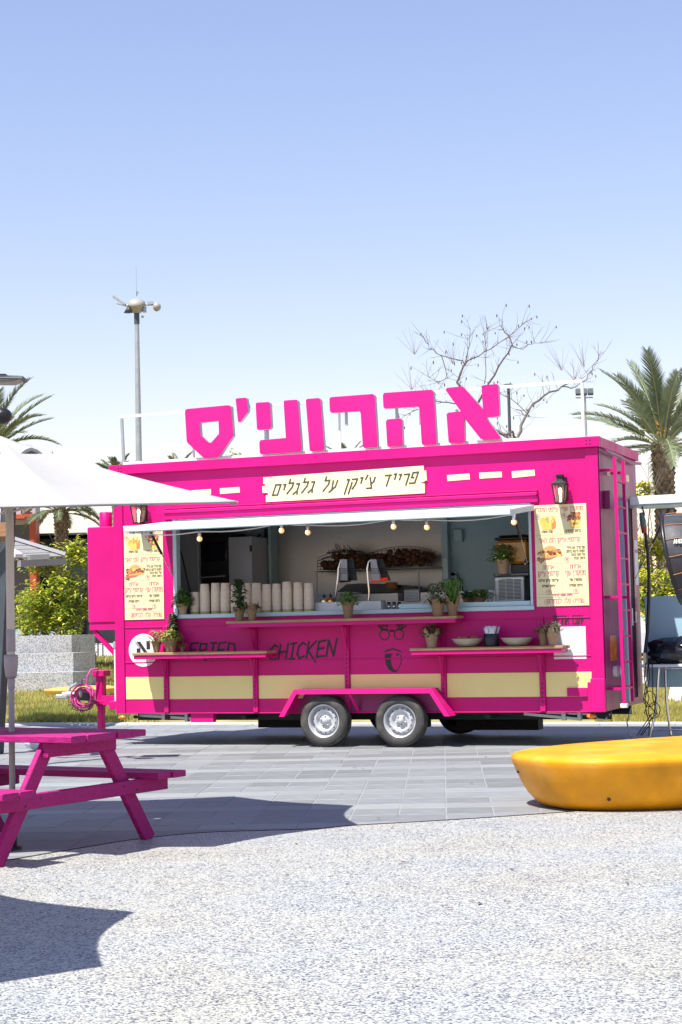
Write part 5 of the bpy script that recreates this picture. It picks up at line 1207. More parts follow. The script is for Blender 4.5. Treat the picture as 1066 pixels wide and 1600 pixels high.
# crumpled bin bag
def crumple(name, label, cat, c, rad, sq, mt_, amp, seed):
    r_ = random.Random(seed); mb = MB(); mb.sphere((0, 0, 0), 1, 36, 22)
    dirs = [V((r_.gauss(0, 1), r_.gauss(0, 1), r_.gauss(0, 1))).normalized() for _ in range(34)]
    out = []
    for x in mb.v:
        k = 0
        for d in dirs: q = x.dot(d); k += amp * max(0, q) ** 14
        k -= amp * 1.2 * abs(math.sin(x.x * 9 + 3 * math.sin(x.y * 5 + x.z * 4))) * .35
        y = x * (1 + k); z = y.z * sq[2] * rad
        out.append(V(c) + V((y.x * sq[0] * rad, y.y * sq[1] * rad, max(z, -.0) if z < 0 and False else max(z, -sq[2] * rad * .55))))
    zmin = min(o.z for o in out); mb.v = [o + V((0, 0, V(c).z - zmin)) for o in out]
    mb.sm = [False] * len(mb.f)
    return tag(mb.build(name, mt_), label, cat)
crumple('bin_bag', 'shiny black plastic bag heaped on the white folding table', 'bag', (.83, 1.70, tz_ + .001), .30, (1.75, .8, .72), 'bag', .16, 4)
c_ = MB(); c_.bbox(.16, .30, 1.56, 1.66, tz_ + .001, tz_ + .07, .01); c_.bbox(.20, .27, 1.50, 1.555, tz_ + .001, tz_ + .05, .008); tag(c_.build('power_brick', 'black'), 'black power brick on the left corner of the folding table', 'power supply')
c_ = MB(); rk = random.Random(12)
for k in range(4):
    x = .18 + rk.uniform(-.04, .08); y = 1.40 + rk.uniform(-.04, .03)
    c_.tube([(x, 1.55, tz_ + .02), (x, y + .02, tz_ + .012), (x + rk.uniform(-.02, .02), y, .68), (x + rk.uniform(-.07, .05), y, .45), (x + rk.uniform(-.05, .08), y + .03, .28), (x + rk.uniform(-.1, .1), y + .1, .15 + .04 * k), (x + rk.uniform(-.2, .05), y + .12, .02)], .006, 5)
for k in range(2):
    x, y, z = .20 + k * .05, 1.38, .45 - k * .13; c_.tube([(x + math.cos(a) * .07, y + .02 * math.sin(a), z + math.sin(a) * .09) for a in [i * 2 * PI / 12 for i in range(13)]], .005, 5)
tag(c_.build('loose_cable', 'black'), 'tangle of black cords hanging from the folding table corner', 'cord')
c_ = MB(); c_.tube([(.02, 1.2, .36), (.0, 1.05, .20), (.04, 1.0, .06), (.12, 1.05, .015), (.2, 1.15, .012)], .008, 6); tag(c_.build('hose', 'galv'), 'pale thin hose drooping to the paving behind the ladder', 'hose')
c_ = MB(); c_.tube([onY(x, y, 1.55) for x, y in ((1003, 791), (1006, 800), (1007, 806))], .010, 6); c_.tube([onY(x, y, 1.55) for x, y in ((1008, 830), (1012, 860), (1014, 895), (1014, 935), (1012, 985), (1008, 1020))], .020, 8)
cb_ = c_.build('power_cable', 'black'); tag(cb_, 'thick black cable hanging from the end hatch on a red plug', 'cable'); ORG[cb_.name] = V((0, 0, 0))
c_ = MB(); c_.tube([onY(x, y, 1.55) for x, y in ((1002, 801), (1004, 812), (1006, 824))], [.024, .036, .034], 12); c_.build('plug_body', 'greenplug', cb_)
c_ = MB(); c_.tube([onY(x, y, 1.55) for x, y in ((1006, 824), (1007, 833))], [.036, .030], 12); c_.build('plug_collar', 'redcol', cb_)
# photographer's softbox on its stand
sc_ = far(1050, 874, 18.2)
t = thing('studio_softbox', 'black studio softbox with orange seams on a stand at the right edge', 'softbox', (sc_.x, sc_.y, 0))
ax_ = (-lat * .90 + fw * .30 + V((0, 0, -.17))).normalized(); s1 = ax_.cross(V((0, 0, 1))).normalized(); s2_ = s1.cross(ax_)
NS = 16
def sbp(f, a): r_ = .47 * math.sin(f * PI / 2 * .98) ** .8; h_ = -.55 * math.cos(f * PI / 2 * .98); return sc_ + (s1 * math.cos(a) + s2_ * math.sin(a)) * r_ + ax_ * h_
vs = []; fs = []; NF = 9
for i in range(NF + 1):
    for k in range(NS * 4):
        a = 2 * PI * k / (NS * 4); q = (k % 4) / 4; f = .06 + .94 * i / NF
        p = sbp(f, a); inw = .035 * math.sin(PI * q) * math.sin(PI * min(1, f)); vs.append(p.lerp(sc_ + ax_ * -.15, inw))
n = NS * 4
for i in range(NF):
    for k in range(n): fs.append((i * n + k, (i + 1) * n + k, (i + 1) * n + (k + 1) % n, i * n + (k + 1) % n))
m_ = MB(); m_.add(vs, fs, True); shell = m_.build('shell', 'softbox', t)
m_ = MB()
for k in range(NS):
    a = 2 * PI * k / NS; m_.tube([sc_ + (sbp(.06 + .94 * i / 8, a) - sc_) * 1.012 for i in range(9)], .0035, 5)
m_.build('seam', 'orangeseam', shell)
m_ = MB(); m_.tube([sbp(1, 2 * PI * k / 48) for k in range(49)], .022, 6); m_.build('rim', 'black', shell)
m_ = MB(); m_.add([sbp(.99, 2 * PI * k / 48) + ax_ * -.03 for k in range(48)], [tuple(range(48))]); m_.build('diffuser', 'whitesign', t)
m_ = MB(); b_ = sc_ - ax_ * .57; m_.beam(b_, b_ - ax_ * .3, .14, .14, bev=.02); m_.build('flash_head', 'black', t)
st0 = b_ - ax_ * .12
m_ = MB(); m_.tube([st0 - V((0, 0, .08)), V((st0.x, st0.y, .9))], .014, 8); m_.tube([V((st0.x, st0.y, .95)), V((st0.x, st0.y, .12))], .02, 8); m_.build('stand_pole', 'black', t)
for k in range(3):
    a = 2 * PI * k / 3 + .4; m_ = MB(); m_.tube([V((st0.x, st0.y, .62)), V((st0.x + math.cos(a) * .5, st0.y + math.sin(a) * .5, .012))], .011, 6); m_.build('leg', 'black', t)
# white upside-down lettering on the shell
cen = min(range(len(vs)), key=lambda i: ((lambda d: (d.dot(CR) / d.dot(CF) * FPX + 533 - 1056) ** 2 + (800 - d.dot(CU) / d.dot(CF) * FPX - 833) ** 2 + (d.dot(CF) * 20) ** 2)(vs[i] - CAM)))
o_ = vs[cen]; nrm = (o_ - (sc_ - ax_ * .1)).normalized(); hx = (lat - nrm * lat.dot(nrm)).normalized(); hy = nrm.cross(hx); hy = hy if hy.z > 0 else -hy
m_ = MB(); text(m_, 'NO-OHV'.replace('-', ' '), lambda a, b, l=0: o_ + nrm * (.022 + l) + hx * -a + hy * -b, 0, -.02, .036, .009, rtl=False, xs=1.2); m_.build('lettering', 'whitesign', shell)

# ------------------------------------------------------------------ trees and palms
def branch(mb, p, d, l, r, depth, rnd, tips, spread=.55, up=.15, nseg=4, kids=(2, 3), shrink=.68, rmin=.004, sides=6):
    pts = [p.copy()]; rs = [r]; q = p.copy(); dd = d.copy()
    for i in range(nseg):
        dd = (dd + V((rnd.gauss(0, .13), rnd.gauss(0, .13), rnd.gauss(0, .09) + up * .2))).normalized(); q = q + dd * l / nseg; pts.append(q.copy()); rs.append(max(rmin, r * (1 - .42 * (i + 1) / nseg)))
    mb.tube(pts, rs, sides if r > .02 else 4, False); tips.append((q.copy(), dd.copy(), depth))
    if depth > 0:
        for k in range(rnd.randint(*kids)):
            i = rnd.randint(max(1, nseg // 2), nseg); b = pts[i]
            nd = (dd + V((rnd.gauss(0, spread), rnd.gauss(0, spread), rnd.gauss(0, spread * .8) + up))).normalized()
            branch(mb, b, nd, l * shrink * rnd.uniform(.75, 1.2), rs[i] * .7, depth - 1, rnd, tips, spread, up, nseg, kids, shrink, rmin, sides)
def leaf_tree(label, base, H_, crown_c, crown_r, n, leaf, seed, mats_=('treeleaf', 'treeleafY'), ratioY=.3, trunk=.06, clumps=26, group=None):
    rnd = random.Random(seed); t = thing('leafy_tree', label, 'tree', base, group)
    mb = MB(); tips = []
    branch(mb, V(base), V((0, 0, 1)), H_ * .42, trunk, 3, rnd, tips, .5, .35, 4, (3, 4), .7); mb.build('trunk', 'bark', t)
    cc = V(base) + V(crown_c); cl = []
    for k in range(clumps):
        while True:
            u = V((rnd.uniform(-1, 1), rnd.uniform(-1, 1), rnd.uniform(-1, 1)))
            if .25 < u.length < 1: break
        cl.append((cc + V((u.x * crown_r[0], u.y * crown_r[1], u.z * crown_r[2])), rnd.uniform(.25, .42) * min(crown_r), u.z))
    A, B = MB(), MB()
    for k in range(n):
        c, r, uz = rnd.choice(cl); g = V((rnd.gauss(0, .6), rnd.gauss(0, .6), rnd.gauss(0, .45))) * r; q = c + g
        mb = B if rnd.random() < ratioY * (1 + .8 * uz + g.z / r * .6) else A
        a = rnd.uniform(0, 6.28); d = V((math.cos(a), math.sin(a), rnd.uniform(-.5, .5)))
        leafq(mb, q, d, leaf * rnd.uniform(.6, 1.3), leaf * rnd.uniform(.35, .55), rnd, rnd.uniform(-.1, .5))
    A.build('crown', mats_[0], t)
    if B.v: B.build('crown', mats_[1], t)
    return t
p = far(88, 1010, 46)
leaf_tree('bushy green yellow tree behind the granite steps', (p.x, p.y, 0), 3.4, (0, 0, 2.35), (1.0, .9, 1.6), 4700, .165, 21, clumps=34, ratioY=.24)
p = far(52, 1000, 48)
leaf_tree('smaller leafy tree half hidden behind the umbrella pole', (p.x, p.y, 0), 2.4, (0, 0, 1.55), (.6, .6, .9), 1800, .15, 22)
p = far(112, 1000, 44)
leaf_tree('low dark shrubby tree at the end of the granite steps', (p.x, p.y, 0), 1.6, (0, 0, .75), (.55, .5, .7), 1500, .12, 23, ratioY=.05)
p = far(1012, 1000, 42)
leaf_tree('yellowing tree behind the end hatch and the black cable', (p.x, p.y, 0), 4.2, (0, 0, 2.3), (.52, .6, 1.3), 3200, .16, 24, ratioY=.55)
p = far(1030, 1000, 40)
leaf_tree('green tree between the yellowing tree and the softbox', (p.x, p.y, 0), 3, (0, 0, 1.75), (.38, .45, .8), 1500, .15, 25, ratioY=.3)
p = far(1000, 760, 42)
leaf_tree('yellow topped slim tree peeking over the trailer corner', (p.x, p.y, 0), p.z + .6, (0, 0, p.z - .1), (.26, .3, .42), 420, .15, 26, ratioY=.8, clumps=8)
p = far(357, 720, 30)
leaf_tree('thin twiggy tree showing beside the closed ring letter', (p.x, p.y, 0), p.z + .25, (0, 0, p.z + .02), (.18, .2, .24), 60, .10, 27, ratioY=.1, clumps=9, trunk=.03)

def frond_mesh(L_, rnd, droop, wd, par, n=46):
    rib, lf = MB(), MB(); pts = []
    for i in range(13):
        s = i / 12; ang = math.radians(0) - droop * s ** 1.6; 
        pts.append((s, ang))
    P_ = [V((0, 0, 0))]; 
    for i in range(1, 13):
        a = -droop * (i / 12) ** 1.5; P_.append(P_[-1] + V((math.cos(a), 0, math.sin(a))) * L_ / 12)
    for k in range(n):
        s = .20 + .80 * k / n; x = s * 12; i = min(11, int(x)); q = P_[i].lerp(P_[i + 1], x - i); d = (P_[i + 1] - P_[i]).normalized(); nrm = V((-d.z, 0, d.x))
        ll = wd * math.sin(PI * (.12 + .80 * (s - .2) / .8)) ** .7 * rnd.uniform(.88, 1.08)
        for sd in (-1, 1):
            e = (d * (.72 + .4 * s) + V((0, sd, 0)) * (1.0 - .35 * s) + nrm * rnd.uniform(.18, .48)).normalized(); tip = q + e * ll - V((0, 0, ll * .12)); w_ = d * (.022 + .012 * (1 - s))
            lf.add([q - w_, q + w_, q + e * ll * .55 + w_ * .9 + nrm * .006, tip, q + e * ll * .55 - w_ * .7], [(0, 1, 2, 4), (4, 2, 3)])
    rib.tube(P_, [.028 * (1 - .85 * i / 12) for i in range(13)], 5, False)
    o = lf.build('frond', 'frond', par, True); r = rib.build('rib', 'frondrib', o, True); return o, r
def palm(label, base, trunkH, L_, nf, seed, lo=-.2, hi=1.45, wd=.42, tr=(.24, .20), scales=True, az=None, group='date palms behind the trailer'):
    rnd = random.Random(seed); t = thing('palm_tree', label, 'palm', base, group); b = V(base)
    mb = MB(); prof = []; nr = int(trunkH / .12)
    for i in range(nr + 1):
        f = i / nr; r = tr[0] + (tr[1] - tr[0]) * f; r *= 1.0 + (.32 * max(0, (f - .80) / .2) * (1 if f < .96 else .8)); prof.append((r * (1.0 if i % 2 else .93), trunkH * f))
    mb.lathe(prof, b, 'Z', 16)
    if scales:
        for i in range(nr):
            f = i / nr; r = prof[i][0]
            if f < .35: continue
            for k in range(9):
                a = 2 * PI * k / 9 + i * .38; c = V((math.cos(a), math.sin(a), 0)); s_ = V((-c.y, c.x, 0)); q = b + c * r * .93 + V((0, 0, prof[i][1])); k2 = rnd.uniform(.7, 1.3)
                mb.add([q - s_ * .075, q + s_ * .075, q + c * .065 * k2 + s_ * .05 + V((0, 0, .13)), q + c * .065 * k2 - s_ * .05 + V((0, 0, .13)), q + V((0, 0, .19))], [(0, 1, 2, 3), (3, 2, 4), (1, 4, 2), (0, 3, 4)])
    mb.build('trunk', 'palmbark', t)
    top = b + V((0, 0, trunkH + .05)); variants = {}
    for k in range(nf):
        f = (k + .5) / nf; el = hi - (hi - lo) * f ** .9 + rnd.uniform(-.08, .08); a = k * 2.39996 + rnd.uniform(-.2, .2)
        if az and not az(a): continue
        v = rnd.randint(0, 2) + (3 if el < .5 else 0)
        if v not in variants: variants[v] = frond_mesh(L_ * (1 if v < 3 else .97), rnd, (.45 + .14 * (v % 3)) if v < 3 else .9 + .2 * (v % 3), wd, t); o, r = variants[v]
        else:
            o0, r0 = variants[v]; o = o0.copy(); COL.objects.link(o); r = r0.copy(); COL.objects.link(r); r.parent = o
        o.location = top - b + V((math.cos(a) * .08, math.sin(a) * .08, -.15 * f)); s_ = rnd.uniform(.85, 1.08); o.scale = (s_, s_, s_)
        o.rotation_euler = (rnd.uniform(-.3, .3), -el, a)
    mb = MB()
    for k in range(46):
        a = rnd.uniform(0, 6.28); q = top + V((0, 0, rnd.uniform(-.05, .5))); e = q + V((math.cos(a) * rnd.uniform(.25, .6), math.sin(a) * rnd.uniform(.25, .6), rnd.uniform(.05, .45)))
        mb.tube([q, (q + e) / 2 + V((0, 0, .1)), e], .014, 4, False)
    mb.build('date_stalks', 'dateorange', t); return t
p = far(1043, 900, 45); zt = far(1041, 694, 45).z
palm('tall date palm behind the right end of the trailer', (p.x, p.y, 0), zt, 2.5, 29, 31, lo=-.05, hi=1.42, wd=.46, tr=(.27, .235))
p = far(97, 900, 60); zt = far(97, 797, 60).z
palm('date palm rising above the bushy tree on the left', (p.x, p.y, 0), zt, 1.55, 30, 32, lo=.0, hi=1.40, wd=.36, tr=(.20, .19))
p = far(-12, 900, 54); zt = far(0, 700, 54).z
palm('date palm at the left edge behind the street lamp', (p.x, p.y, 0), zt, 2.35, 30, 33, lo=.1, hi=1.4, wd=.46, tr=(.22, .22))
p = far(186, 900, 75); zt = far(186, 752, 75).z
palm('far date palm peeking above the left end of the trailer roof', (p.x, p.y, 0), zt, 1.25, 22, 34, lo=.2, hi=1.4, wd=.34, tr=(.25, .25), scales=False)
for i, (px, py) in enumerate(((281, 716), (548, 694))):
    p = far(px, 900, 95); zt = far(px, py, 95).z - 1.1
    palm(('distant palm top showing under the leftmost roof letter', 'distant palm top showing under the middle roof letters')[i], (p.x, p.y, 0), zt, 1.6, 16, 35 + i, lo=.3, hi=1.4, wd=.3, tr=(.25, .25), scales=False)

# bare pod tree behind the roof letters
base = far(806, 700, 32); t = thing('bare_tree', 'leafless tree with hanging brown pods behind the roof letters', 'tree', (base.x, base.y, 0))
rnd = random.Random(41); mb, tw, pd = MB(), MB(), MB(); tips = []
def limb(pxs, D, r0, r1):
    pts = [far(x, y, D + dz) for x, y, dz in pxs]
    q = [pts[0]]
    for a_, b_ in zip(pts, pts[1:]):
        for k in range(1, 4): q.append(a_.lerp(b_, k / 3) + V((rnd.gauss(0, .012), rnd.gauss(0, .012), rnd.gauss(0, .012))))
    mb.tube(q, [(r0 + (r1 - r0) * i / (len(q) - 1)) * .72 for i in range(len(q))], 6, False); return q
trunk_top = far(808, 690, 32)
mb.tube([V((base.x, base.y, 0)), V((base.x, base.y, 2.0)), trunk_top], [.09, .08, .06], 8)
L_ = []
L_.append(limb([(808, 690, 0), (815, 665, .2), (826, 640, .4), (850, 618, .6), (880, 604, .8), (906, 592, .9)], 32, .045, .014))
L_.append(limb([(880, 604, .8), (898, 606, 1), (915, 594, 1.1), (928, 570, 1.2), (937, 556, 1.2)], 32, .016, .006))
L_.append(limb([(808, 690, 0), (800, 676, -.3), (786, 680, -.4), (776, 678, -.5)], 32, .035, .012))
L_.append(limb([(806, 692, 0), (770, 668, .4), (742, 640, .7), (716, 598, .9), (722, 575, .9), (727, 566, .9)], 32, .05, .02))
L_.append(limb([(727, 566, .9), (755, 552, 1), (790, 528, 1.1), (815, 508, 1.2), (826, 500, 1.2)], 32, .018, .006))
L_.append(limb([(727, 570, .9), (718, 562, .8), (690, 556, .6), (672, 545, .5), (662, 528, .4)], 32, .016, .006))
L_.append(limb([(742, 640, .7), (765, 600, .5), (788, 560, .4), (800, 538, .3), (790, 520, .3), (780, 508, .2)], 32, .03, .008))
L_.append(limb([(800, 538, .3), (812, 546, .3), (830, 538, .2), (850, 535, .2)], 32, .01, .005))
L_.append(limb([(770, 668, .4), (740, 642, .3), (700, 628, .2), (676, 628, .1), (655, 640, 0), (634, 648, 0)], 32, .022, .006))
L_.append(limb([(690, 556, .6), (700, 590, .5), (684, 600, .4), (668, 586, .4)], 32, .012, .005))
L_.append(limb([(806, 640, .5), (828, 650, .4), (800, 624, .3), (776, 612, .2)], 32, .014, .006))
L_.append(limb([(727, 566, .9), (733, 540, .9), (735, 515, .9)], 32, .013, .005))
L_.append(limb([(757, 600, .6), (760, 560, .7), (758, 530, .7), (760, 505, .7)], 32, .012, .005))
for q in L_:
    for i in range(2, len(q)):
        for k in range(2):
            if rnd.random() < .92:
                d = (q[i] - q[i - 1]).normalized() * .5 + lat * rnd.gauss(0, .6) + V((0, 0, rnd.gauss(.35, .5))) + fw * rnd.gauss(0, .5); d.normalize()
                a_ = q[i]; l = rnd.uniform(.15, .50); b_ = a_ + d * l * .5; c_ = b_ + (d + V((rnd.gauss(0, .2), rnd.gauss(0, .2), .15))).normalized() * l * .5
                tw.tube([a_, b_, c_], [.0045, .003, .0015], 4, False)
                if rnd.random() < .45: e_ = b_ + (d + lat * rnd.gauss(0, .5)).normalized() * l * .4; tw.tube([b_, e_], [.003, .002], 3, False)
                if rnd.random() < .32:
                    z = rnd.uniform(.06, .10); s_ = lat * .012; pd.add([c_, c_ - V((0, 0, z * .5)) + s_, c_ - V((0, 0, z)), c_ - V((0, 0, z * .5)) - s_, c_ - V((0, 0, z * .5)) + fw * .008], [(0, 1, 4), (1, 2, 4), (2, 3, 4), (3, 0, 4)])
for px, py in ((640, 520), (668, 590), (636, 575), (890, 560), (905, 540), (870, 545), (700, 535), (642, 600)):
    o_ = far(px + 8, py + 34, 32.3)
    for k in range(7): tw.tube([o_, o_ + (V((0, 0, 1)) * rnd.uniform(.3, .55) + lat * rnd.uniform(-.35, .35))], [.004, .0015], 3, False)
mb.build('trunk', 'greybark', t); tw.build('twigs', 'twig', t); pd.build('seed_pods', 'pod', t)

# ------------------------------------------------------------------ masts and lamps
def mast_base(px, D): p = far(px, 1000, D); return V((p.x, p.y, 0))
b = mast_base(221.5, 60); ztop = far(215, 486, 60).z
t = thing('light_mast', 'tall pale mast with floodlight, dish and white drum head', 'mast', b)
MB().tube([b, b + V((0, 0, ztop * .5)), b + V((0, 0, ztop))], [.15, .115, .075], 12).build('pole', 'galv', t)
hp = b + V((0, 0, ztop)); k = 60 / FPX
MB().tube([hp - V((0, 0, .32)), hp + V((0, 0, .05))], .095, 10).build('collar', 'charcoal', t)
tilt_ = (V((0, 0, .86)) - fw * .45).normalized()
hd = MB(); s1 = tilt_.cross(fw).normalized(); s2_ = s1.cross(tilt_)
hd.lathe([(.001, -.24), (.14, -.23), (.215, -.16), (.235, .0), (.30, .06), (.30, .13), (.20, .22), (.10, .25), (.001, .255)], hp + V((0, 0, .30)), (s1, s2_, tilt_), 18); hd.build('drum_head', 'mastwhite', t)
f_ = MB(); q = hp + V((0, 0, .34)); f_.beam(q - lat * .38 + V((0, 0, .02)), q - lat * .80 + V((0, 0, .32)), .22, .07); f_.tube([q - lat * .2, q - lat * .42], .035, 6); f_.build('floodlight', 'galv', t)
f_ = MB(); f_.beam(q - lat * .28 - V((0, 0, .05)), q - lat * .68 + V((0, 0, .07)), .18, .02); f_.build('solar_panel', 'galv', t)
f_ = MB(); f_.lathe([(.001, 0), (.10, .0), (.16, .22), (.001, .221)], q - lat * .22 - V((0, 0, .05)), (lat, fw, (V((0, 0, -1)) - lat * .35).normalized()), 10); f_.build('horn_speaker', 'charcoal', t)
f_ = MB(); f_.tube([q + lat * .2, q + lat * .62], .03, 6); f_.lathe([(.001, -.10), (.10, -.07), (.16, .0), (.14, .10), (.07, .17), (.001, .175)], q + lat * .66 - V((0, 0, .08)), (fw, V((0, 0, 1)), lat), 14); f_.build('dish', 'mastwhite', t)
f_ = MB(); f_.tube([q + lat * .27 - V((0, 0, .05)), q + lat * .27 - V((0, 0, .26))], .07, 8); f_.tube([q + lat * .16 - V((0, 0, .40)), q + lat * .24 - V((0, 0, .42))], .04, 6); f_.beam(q + lat * .38 + V((0, 0, .05)), q + lat * .58 + V((0, 0, .06)), .12, .1); f_.build('camera_unit', 'galv', t)
MB().tube([q + V((0, 0, .3)), q + V((0, 0, 1.35))], .008, 4).build('antenna', 'galv', t)
MB().tube([q + lat * .02 + V((0, 0, .33)), q + lat * .02 + V((0, 0, .48)), q + lat * .08 + V((0, 0, .42))], .014, 4).build('bird_spike', 'dark', t)
b = mast_base(806, 45); zt = far(803, 599, 45).z; t = thing('street_lamp', 'slim dark street lamp with a flat disc head behind the roof frame', 'street lamp', b)
MB().tube([b, b + V((0, 0, zt))], [.05, .04], 8).build('pole', 'charcoal', t); MB().lathe([(.001, .05), (.08, .045), (.15, .02), (.155, 0), (.001, -.01)], b + V((0, 0, zt)), 'Z', 18).build('lamp_head', 'charcoal', t)
b = mast_base(925, 80); zt = far(921, 606, 80).z; t = thing('floodlight_mast', 'distant mast with a cluster of floodlights left of the big palm', 'mast', b)
MB().tube([b, b + V((0, 0, zt))], [.14, .08], 8).build('pole', 'galv', t)
for s_ in (-.28, .0, .28):
    f_ = MB(); q = b + lat * s_ + V((0, 0, zt - .1)); f_.beam(q - fw * .05 + V((0, 0, .12)), q - fw * .18 - V((0, 0, .12)), .24, .18); f_.build('floodlight', 'charcoal', t)
f_ = MB(); f_.beam(b - lat * .4 + V((0, 0, zt - .35)), b + lat * .4 + V((0, 0, zt - .35)), .06, .06); f_.build('crossarm', 'galv', t)
pb = far(-26, 900, 18); b = V((pb.x, pb.y, 0)); t = thing('street_lamp', 'flat street lamp head with a dark round camera at the left edge', 'street lamp', b)
zh = far(12, 597, 18).z
MB().tube([b, b + V((0, 0, zh - .1))], [.07, .05], 10).build('pole', 'charcoal', t)
f_ = MB(); q0, q1 = far(-24, 594, 18), far(39, 594.5, 18); f_.add([], []); dirv = (q1 - q0)
for h0, h1, in0 in ((0.0, .022, 0),): pass
w2 = fw * .16
f_.add([q0 - w2, q1 - w2, q1 + w2, q0 + w2, q0 - w2 + V((0, 0, .035)), q1 - w2 * .8 + V((0, 0, .03)), q1 + w2 * .8 + V((0, 0, .03)), q0 + w2 + V((0, 0, .035))], [(0, 3, 2, 1), (4, 5, 6, 7), (0, 1, 5, 4), (1, 2, 6, 5), (2, 3, 7, 6), (3, 0, 4, 7)]); f_.build('lamp_head', 'charcoal', t)
f_ = MB(); f_.add([q0 - w2 * .8 - V((0, 0, .035)), q0.lerp(q1, .72) - w2 * .8 - V((0, 0, .035)), q0.lerp(q1, .92) - V((0, 0, .001)) - w2 * .7, q0 - w2 * .8 - V((0, 0, .001)), q0 + w2 * .8 - V((0, 0, .035)), q0.lerp(q1, .72) + w2 * .8 - V((0, 0, .035)), q0.lerp(q1, .92) - V((0, 0, .001)) + w2 * .7, q0 + w2 * .8 - V((0, 0, .001))], [(0, 1, 2, 3), (4, 7, 6, 5), (0, 4, 5, 1), (1, 5, 6, 2), (0, 3, 7, 4)]); f_.build('lens', 'mastwhite', t)
f_ = MB(); f_.beam(q0 + V((0, 0, .045)), q0.lerp(q1, .55) + V((0, 0, .045)), .12, .03); f_.build('cooling_fins', 'navy', t)
q = far(3, 650, 17.8); f_ = MB(); f_.sphere(q, .105, 16, 12, (1, 1, .8)); f_.tube([q - lat * .04 + V((0, 0, .02)), V((b.x, b.y, q.z + .02))], .03, 8); f_.build('camera_dome', 'blackmetal', t)
f_ = MB(); f_.lathe([(.001, .085), (.03, .085), (.035, .07)], q, (lat, V((0, 0, 1)), -fw), 10); f_.build('camera_lens', 'glassdark', t)

# ------------------------------------------------------------------ left background: granite steps, slab, pergola, shelter, shop, cars
t0 = far(60, 1083, 40.5); t = thing('granite_steps', 'three stacked grey granite blocks forming seating steps on the lawn', 'steps', (t0.x, t0.y, 0))
def gblock(px0, px1, pyt, pyb, D, dep, nm='block'):
    p, q = far(px0, pyb, D), far(px1, pyt, D); mb = MB(); u_ = lat; z0, z1 = -.05, q.z; A_ = V((p.x, p.y, 0)); B_ = V((q.x, q.y, 0)); g_ = fw * dep + lat * dep * .42
    mb.add([A_ + V((0, 0, z0)), B_ + V((0, 0, z0)), B_ + g_ + V((0, 0, z0)), A_ + g_ + V((0, 0, z0)), A_ + V((0, 0, z1)), B_ + V((0, 0, z1)), B_ + g_ + V((0, 0, z1)), A_ + g_ + V((0, 0, z1))], [(0, 3, 2, 1), (4, 5, 6, 7), (0, 1, 5, 4), (1, 2, 6, 5), (2, 3, 7, 6), (3, 0, 4, 7)]); mb.build(nm, 'granite', t)
gblock(-90, 114, 1050, 1085, 40.3, .75); gblock(-90, 114.5, 1020, 1050, 40.9, .8); gblock(-90, 112, 992, 1020, 42.0, 1.0)
c = far(128, 1080, 37); boat('bench', 'pale yellow flat moulded slab lying on the lawn by the granite steps', V((c.x, c.y, 0)), math.atan2(lat.y, lat.x) + .1, .80, .75, .19, 'yellowslab', .12, .03, 1.0)
# timber pergola with leaning charcoal column
pc = far(9, 900, 20); t = thing('pergola', 'slatted timber roof on a leaning charcoal column at the left edge', 'pergola', (pc.x, pc.y, 0))
A_, B_ = far(14, 805, 20.2), far(-6, 1095, 20.2); B_ = V((B_.x, B_.y, 0)); 
MB().beam(A_ + (A_ - B_) * .06, B_, .112, .14, bev=.006).build('column', 'charcoal', t)
MB().beam(A_ + (A_ - B_) * .05 - lat * .092, B_ - lat * .092, .05, .10).build('edge_strip', 'whitesign', t)
for k in range(13):
    z = 2.50 + k * .032; y = -.2 + k * .11; s_ = far(-60, 800, 18.6 + k * .28); e_ = far(18.5, 800, 18.6 + k * .28); s_.z = e_.z = 2.90 - .0 * k
    s_.z = 2.30 + .03 * k + .0; e_.z = 2.30 + .03 * k + .0
    sz = far(0, 836 - k * 3.4, 18.6 + k * .28).z; s_.z = e_.z = sz
    MB().beam(s_, e_, .09, .03).build('slat', 'slatwood', t)
r0, r1 = far(2, 834, 18.8), far(17, 794, 22.2); MB().beam(r0 - V((0, 0, .04)), r1 - V((0, 0, .04)), .07, .09).build('rafter', 'ceil', t)
# grey shade shelter
pc = far(-30, 900, 25); t = thing('shade_shelter', 'grey slatted shade canopy with white ribs behind the beige pole', 'shelter', (pc.x, pc.y, 0))
pk = far(-46, 826, 25.5); E0, E1, E2, E3 = far(30, 874, 24), far(101, 871, 26), far(-110, 874, 26), far(-46, 870, 28)
for a_, b_ in ((E0, E1), (E1, E3), (E3, E2), (E2, E0)):
    for k in range(8):
        f0, f1 = k / 8 + .012, (k + 1) / 8 - .002
        mb = MB(); q = [a_.lerp(pk, f0), b_.lerp(pk, f0), b_.lerp(pk, f1), a_.lerp(pk, f1)]; dz = V((0, 0, .02)); mb.add(q + [x + dz for x in q], [(0, 3, 2, 1), (4, 5, 6, 7), (0, 1, 5, 4), (1, 2, 6, 5), (2, 3, 7, 6), (3, 0, 4, 7)]); mb.build('slat', 'greycanvas', t)
for e_ in (E0, E1, E2, E3): MB().beam(e_ + V((0, 0, .05)), pk + V((0, 0, .05)), .11, .05).build('rib', 'white', t)
MB().beam(E0 - V((0, 0, .06)), E1 - V((0, 0, .06)), .05, .09).build('valance', 'greycanvas', t)
lt_ = MB(); a_, b_ = E0.lerp(E1, .2), E0.lerp(E1, .62); lt_.beam(a_ + V((0, 0, .02)) - fw * .05, b_ + V((0, 0, .02)) - fw * .05, .06, .07); lt_.build('light_bar', 'galv', t)
MB().tube([V((pk.x, pk.y, 0)), pk], .06, 8).build('post', 'charcoal', t)
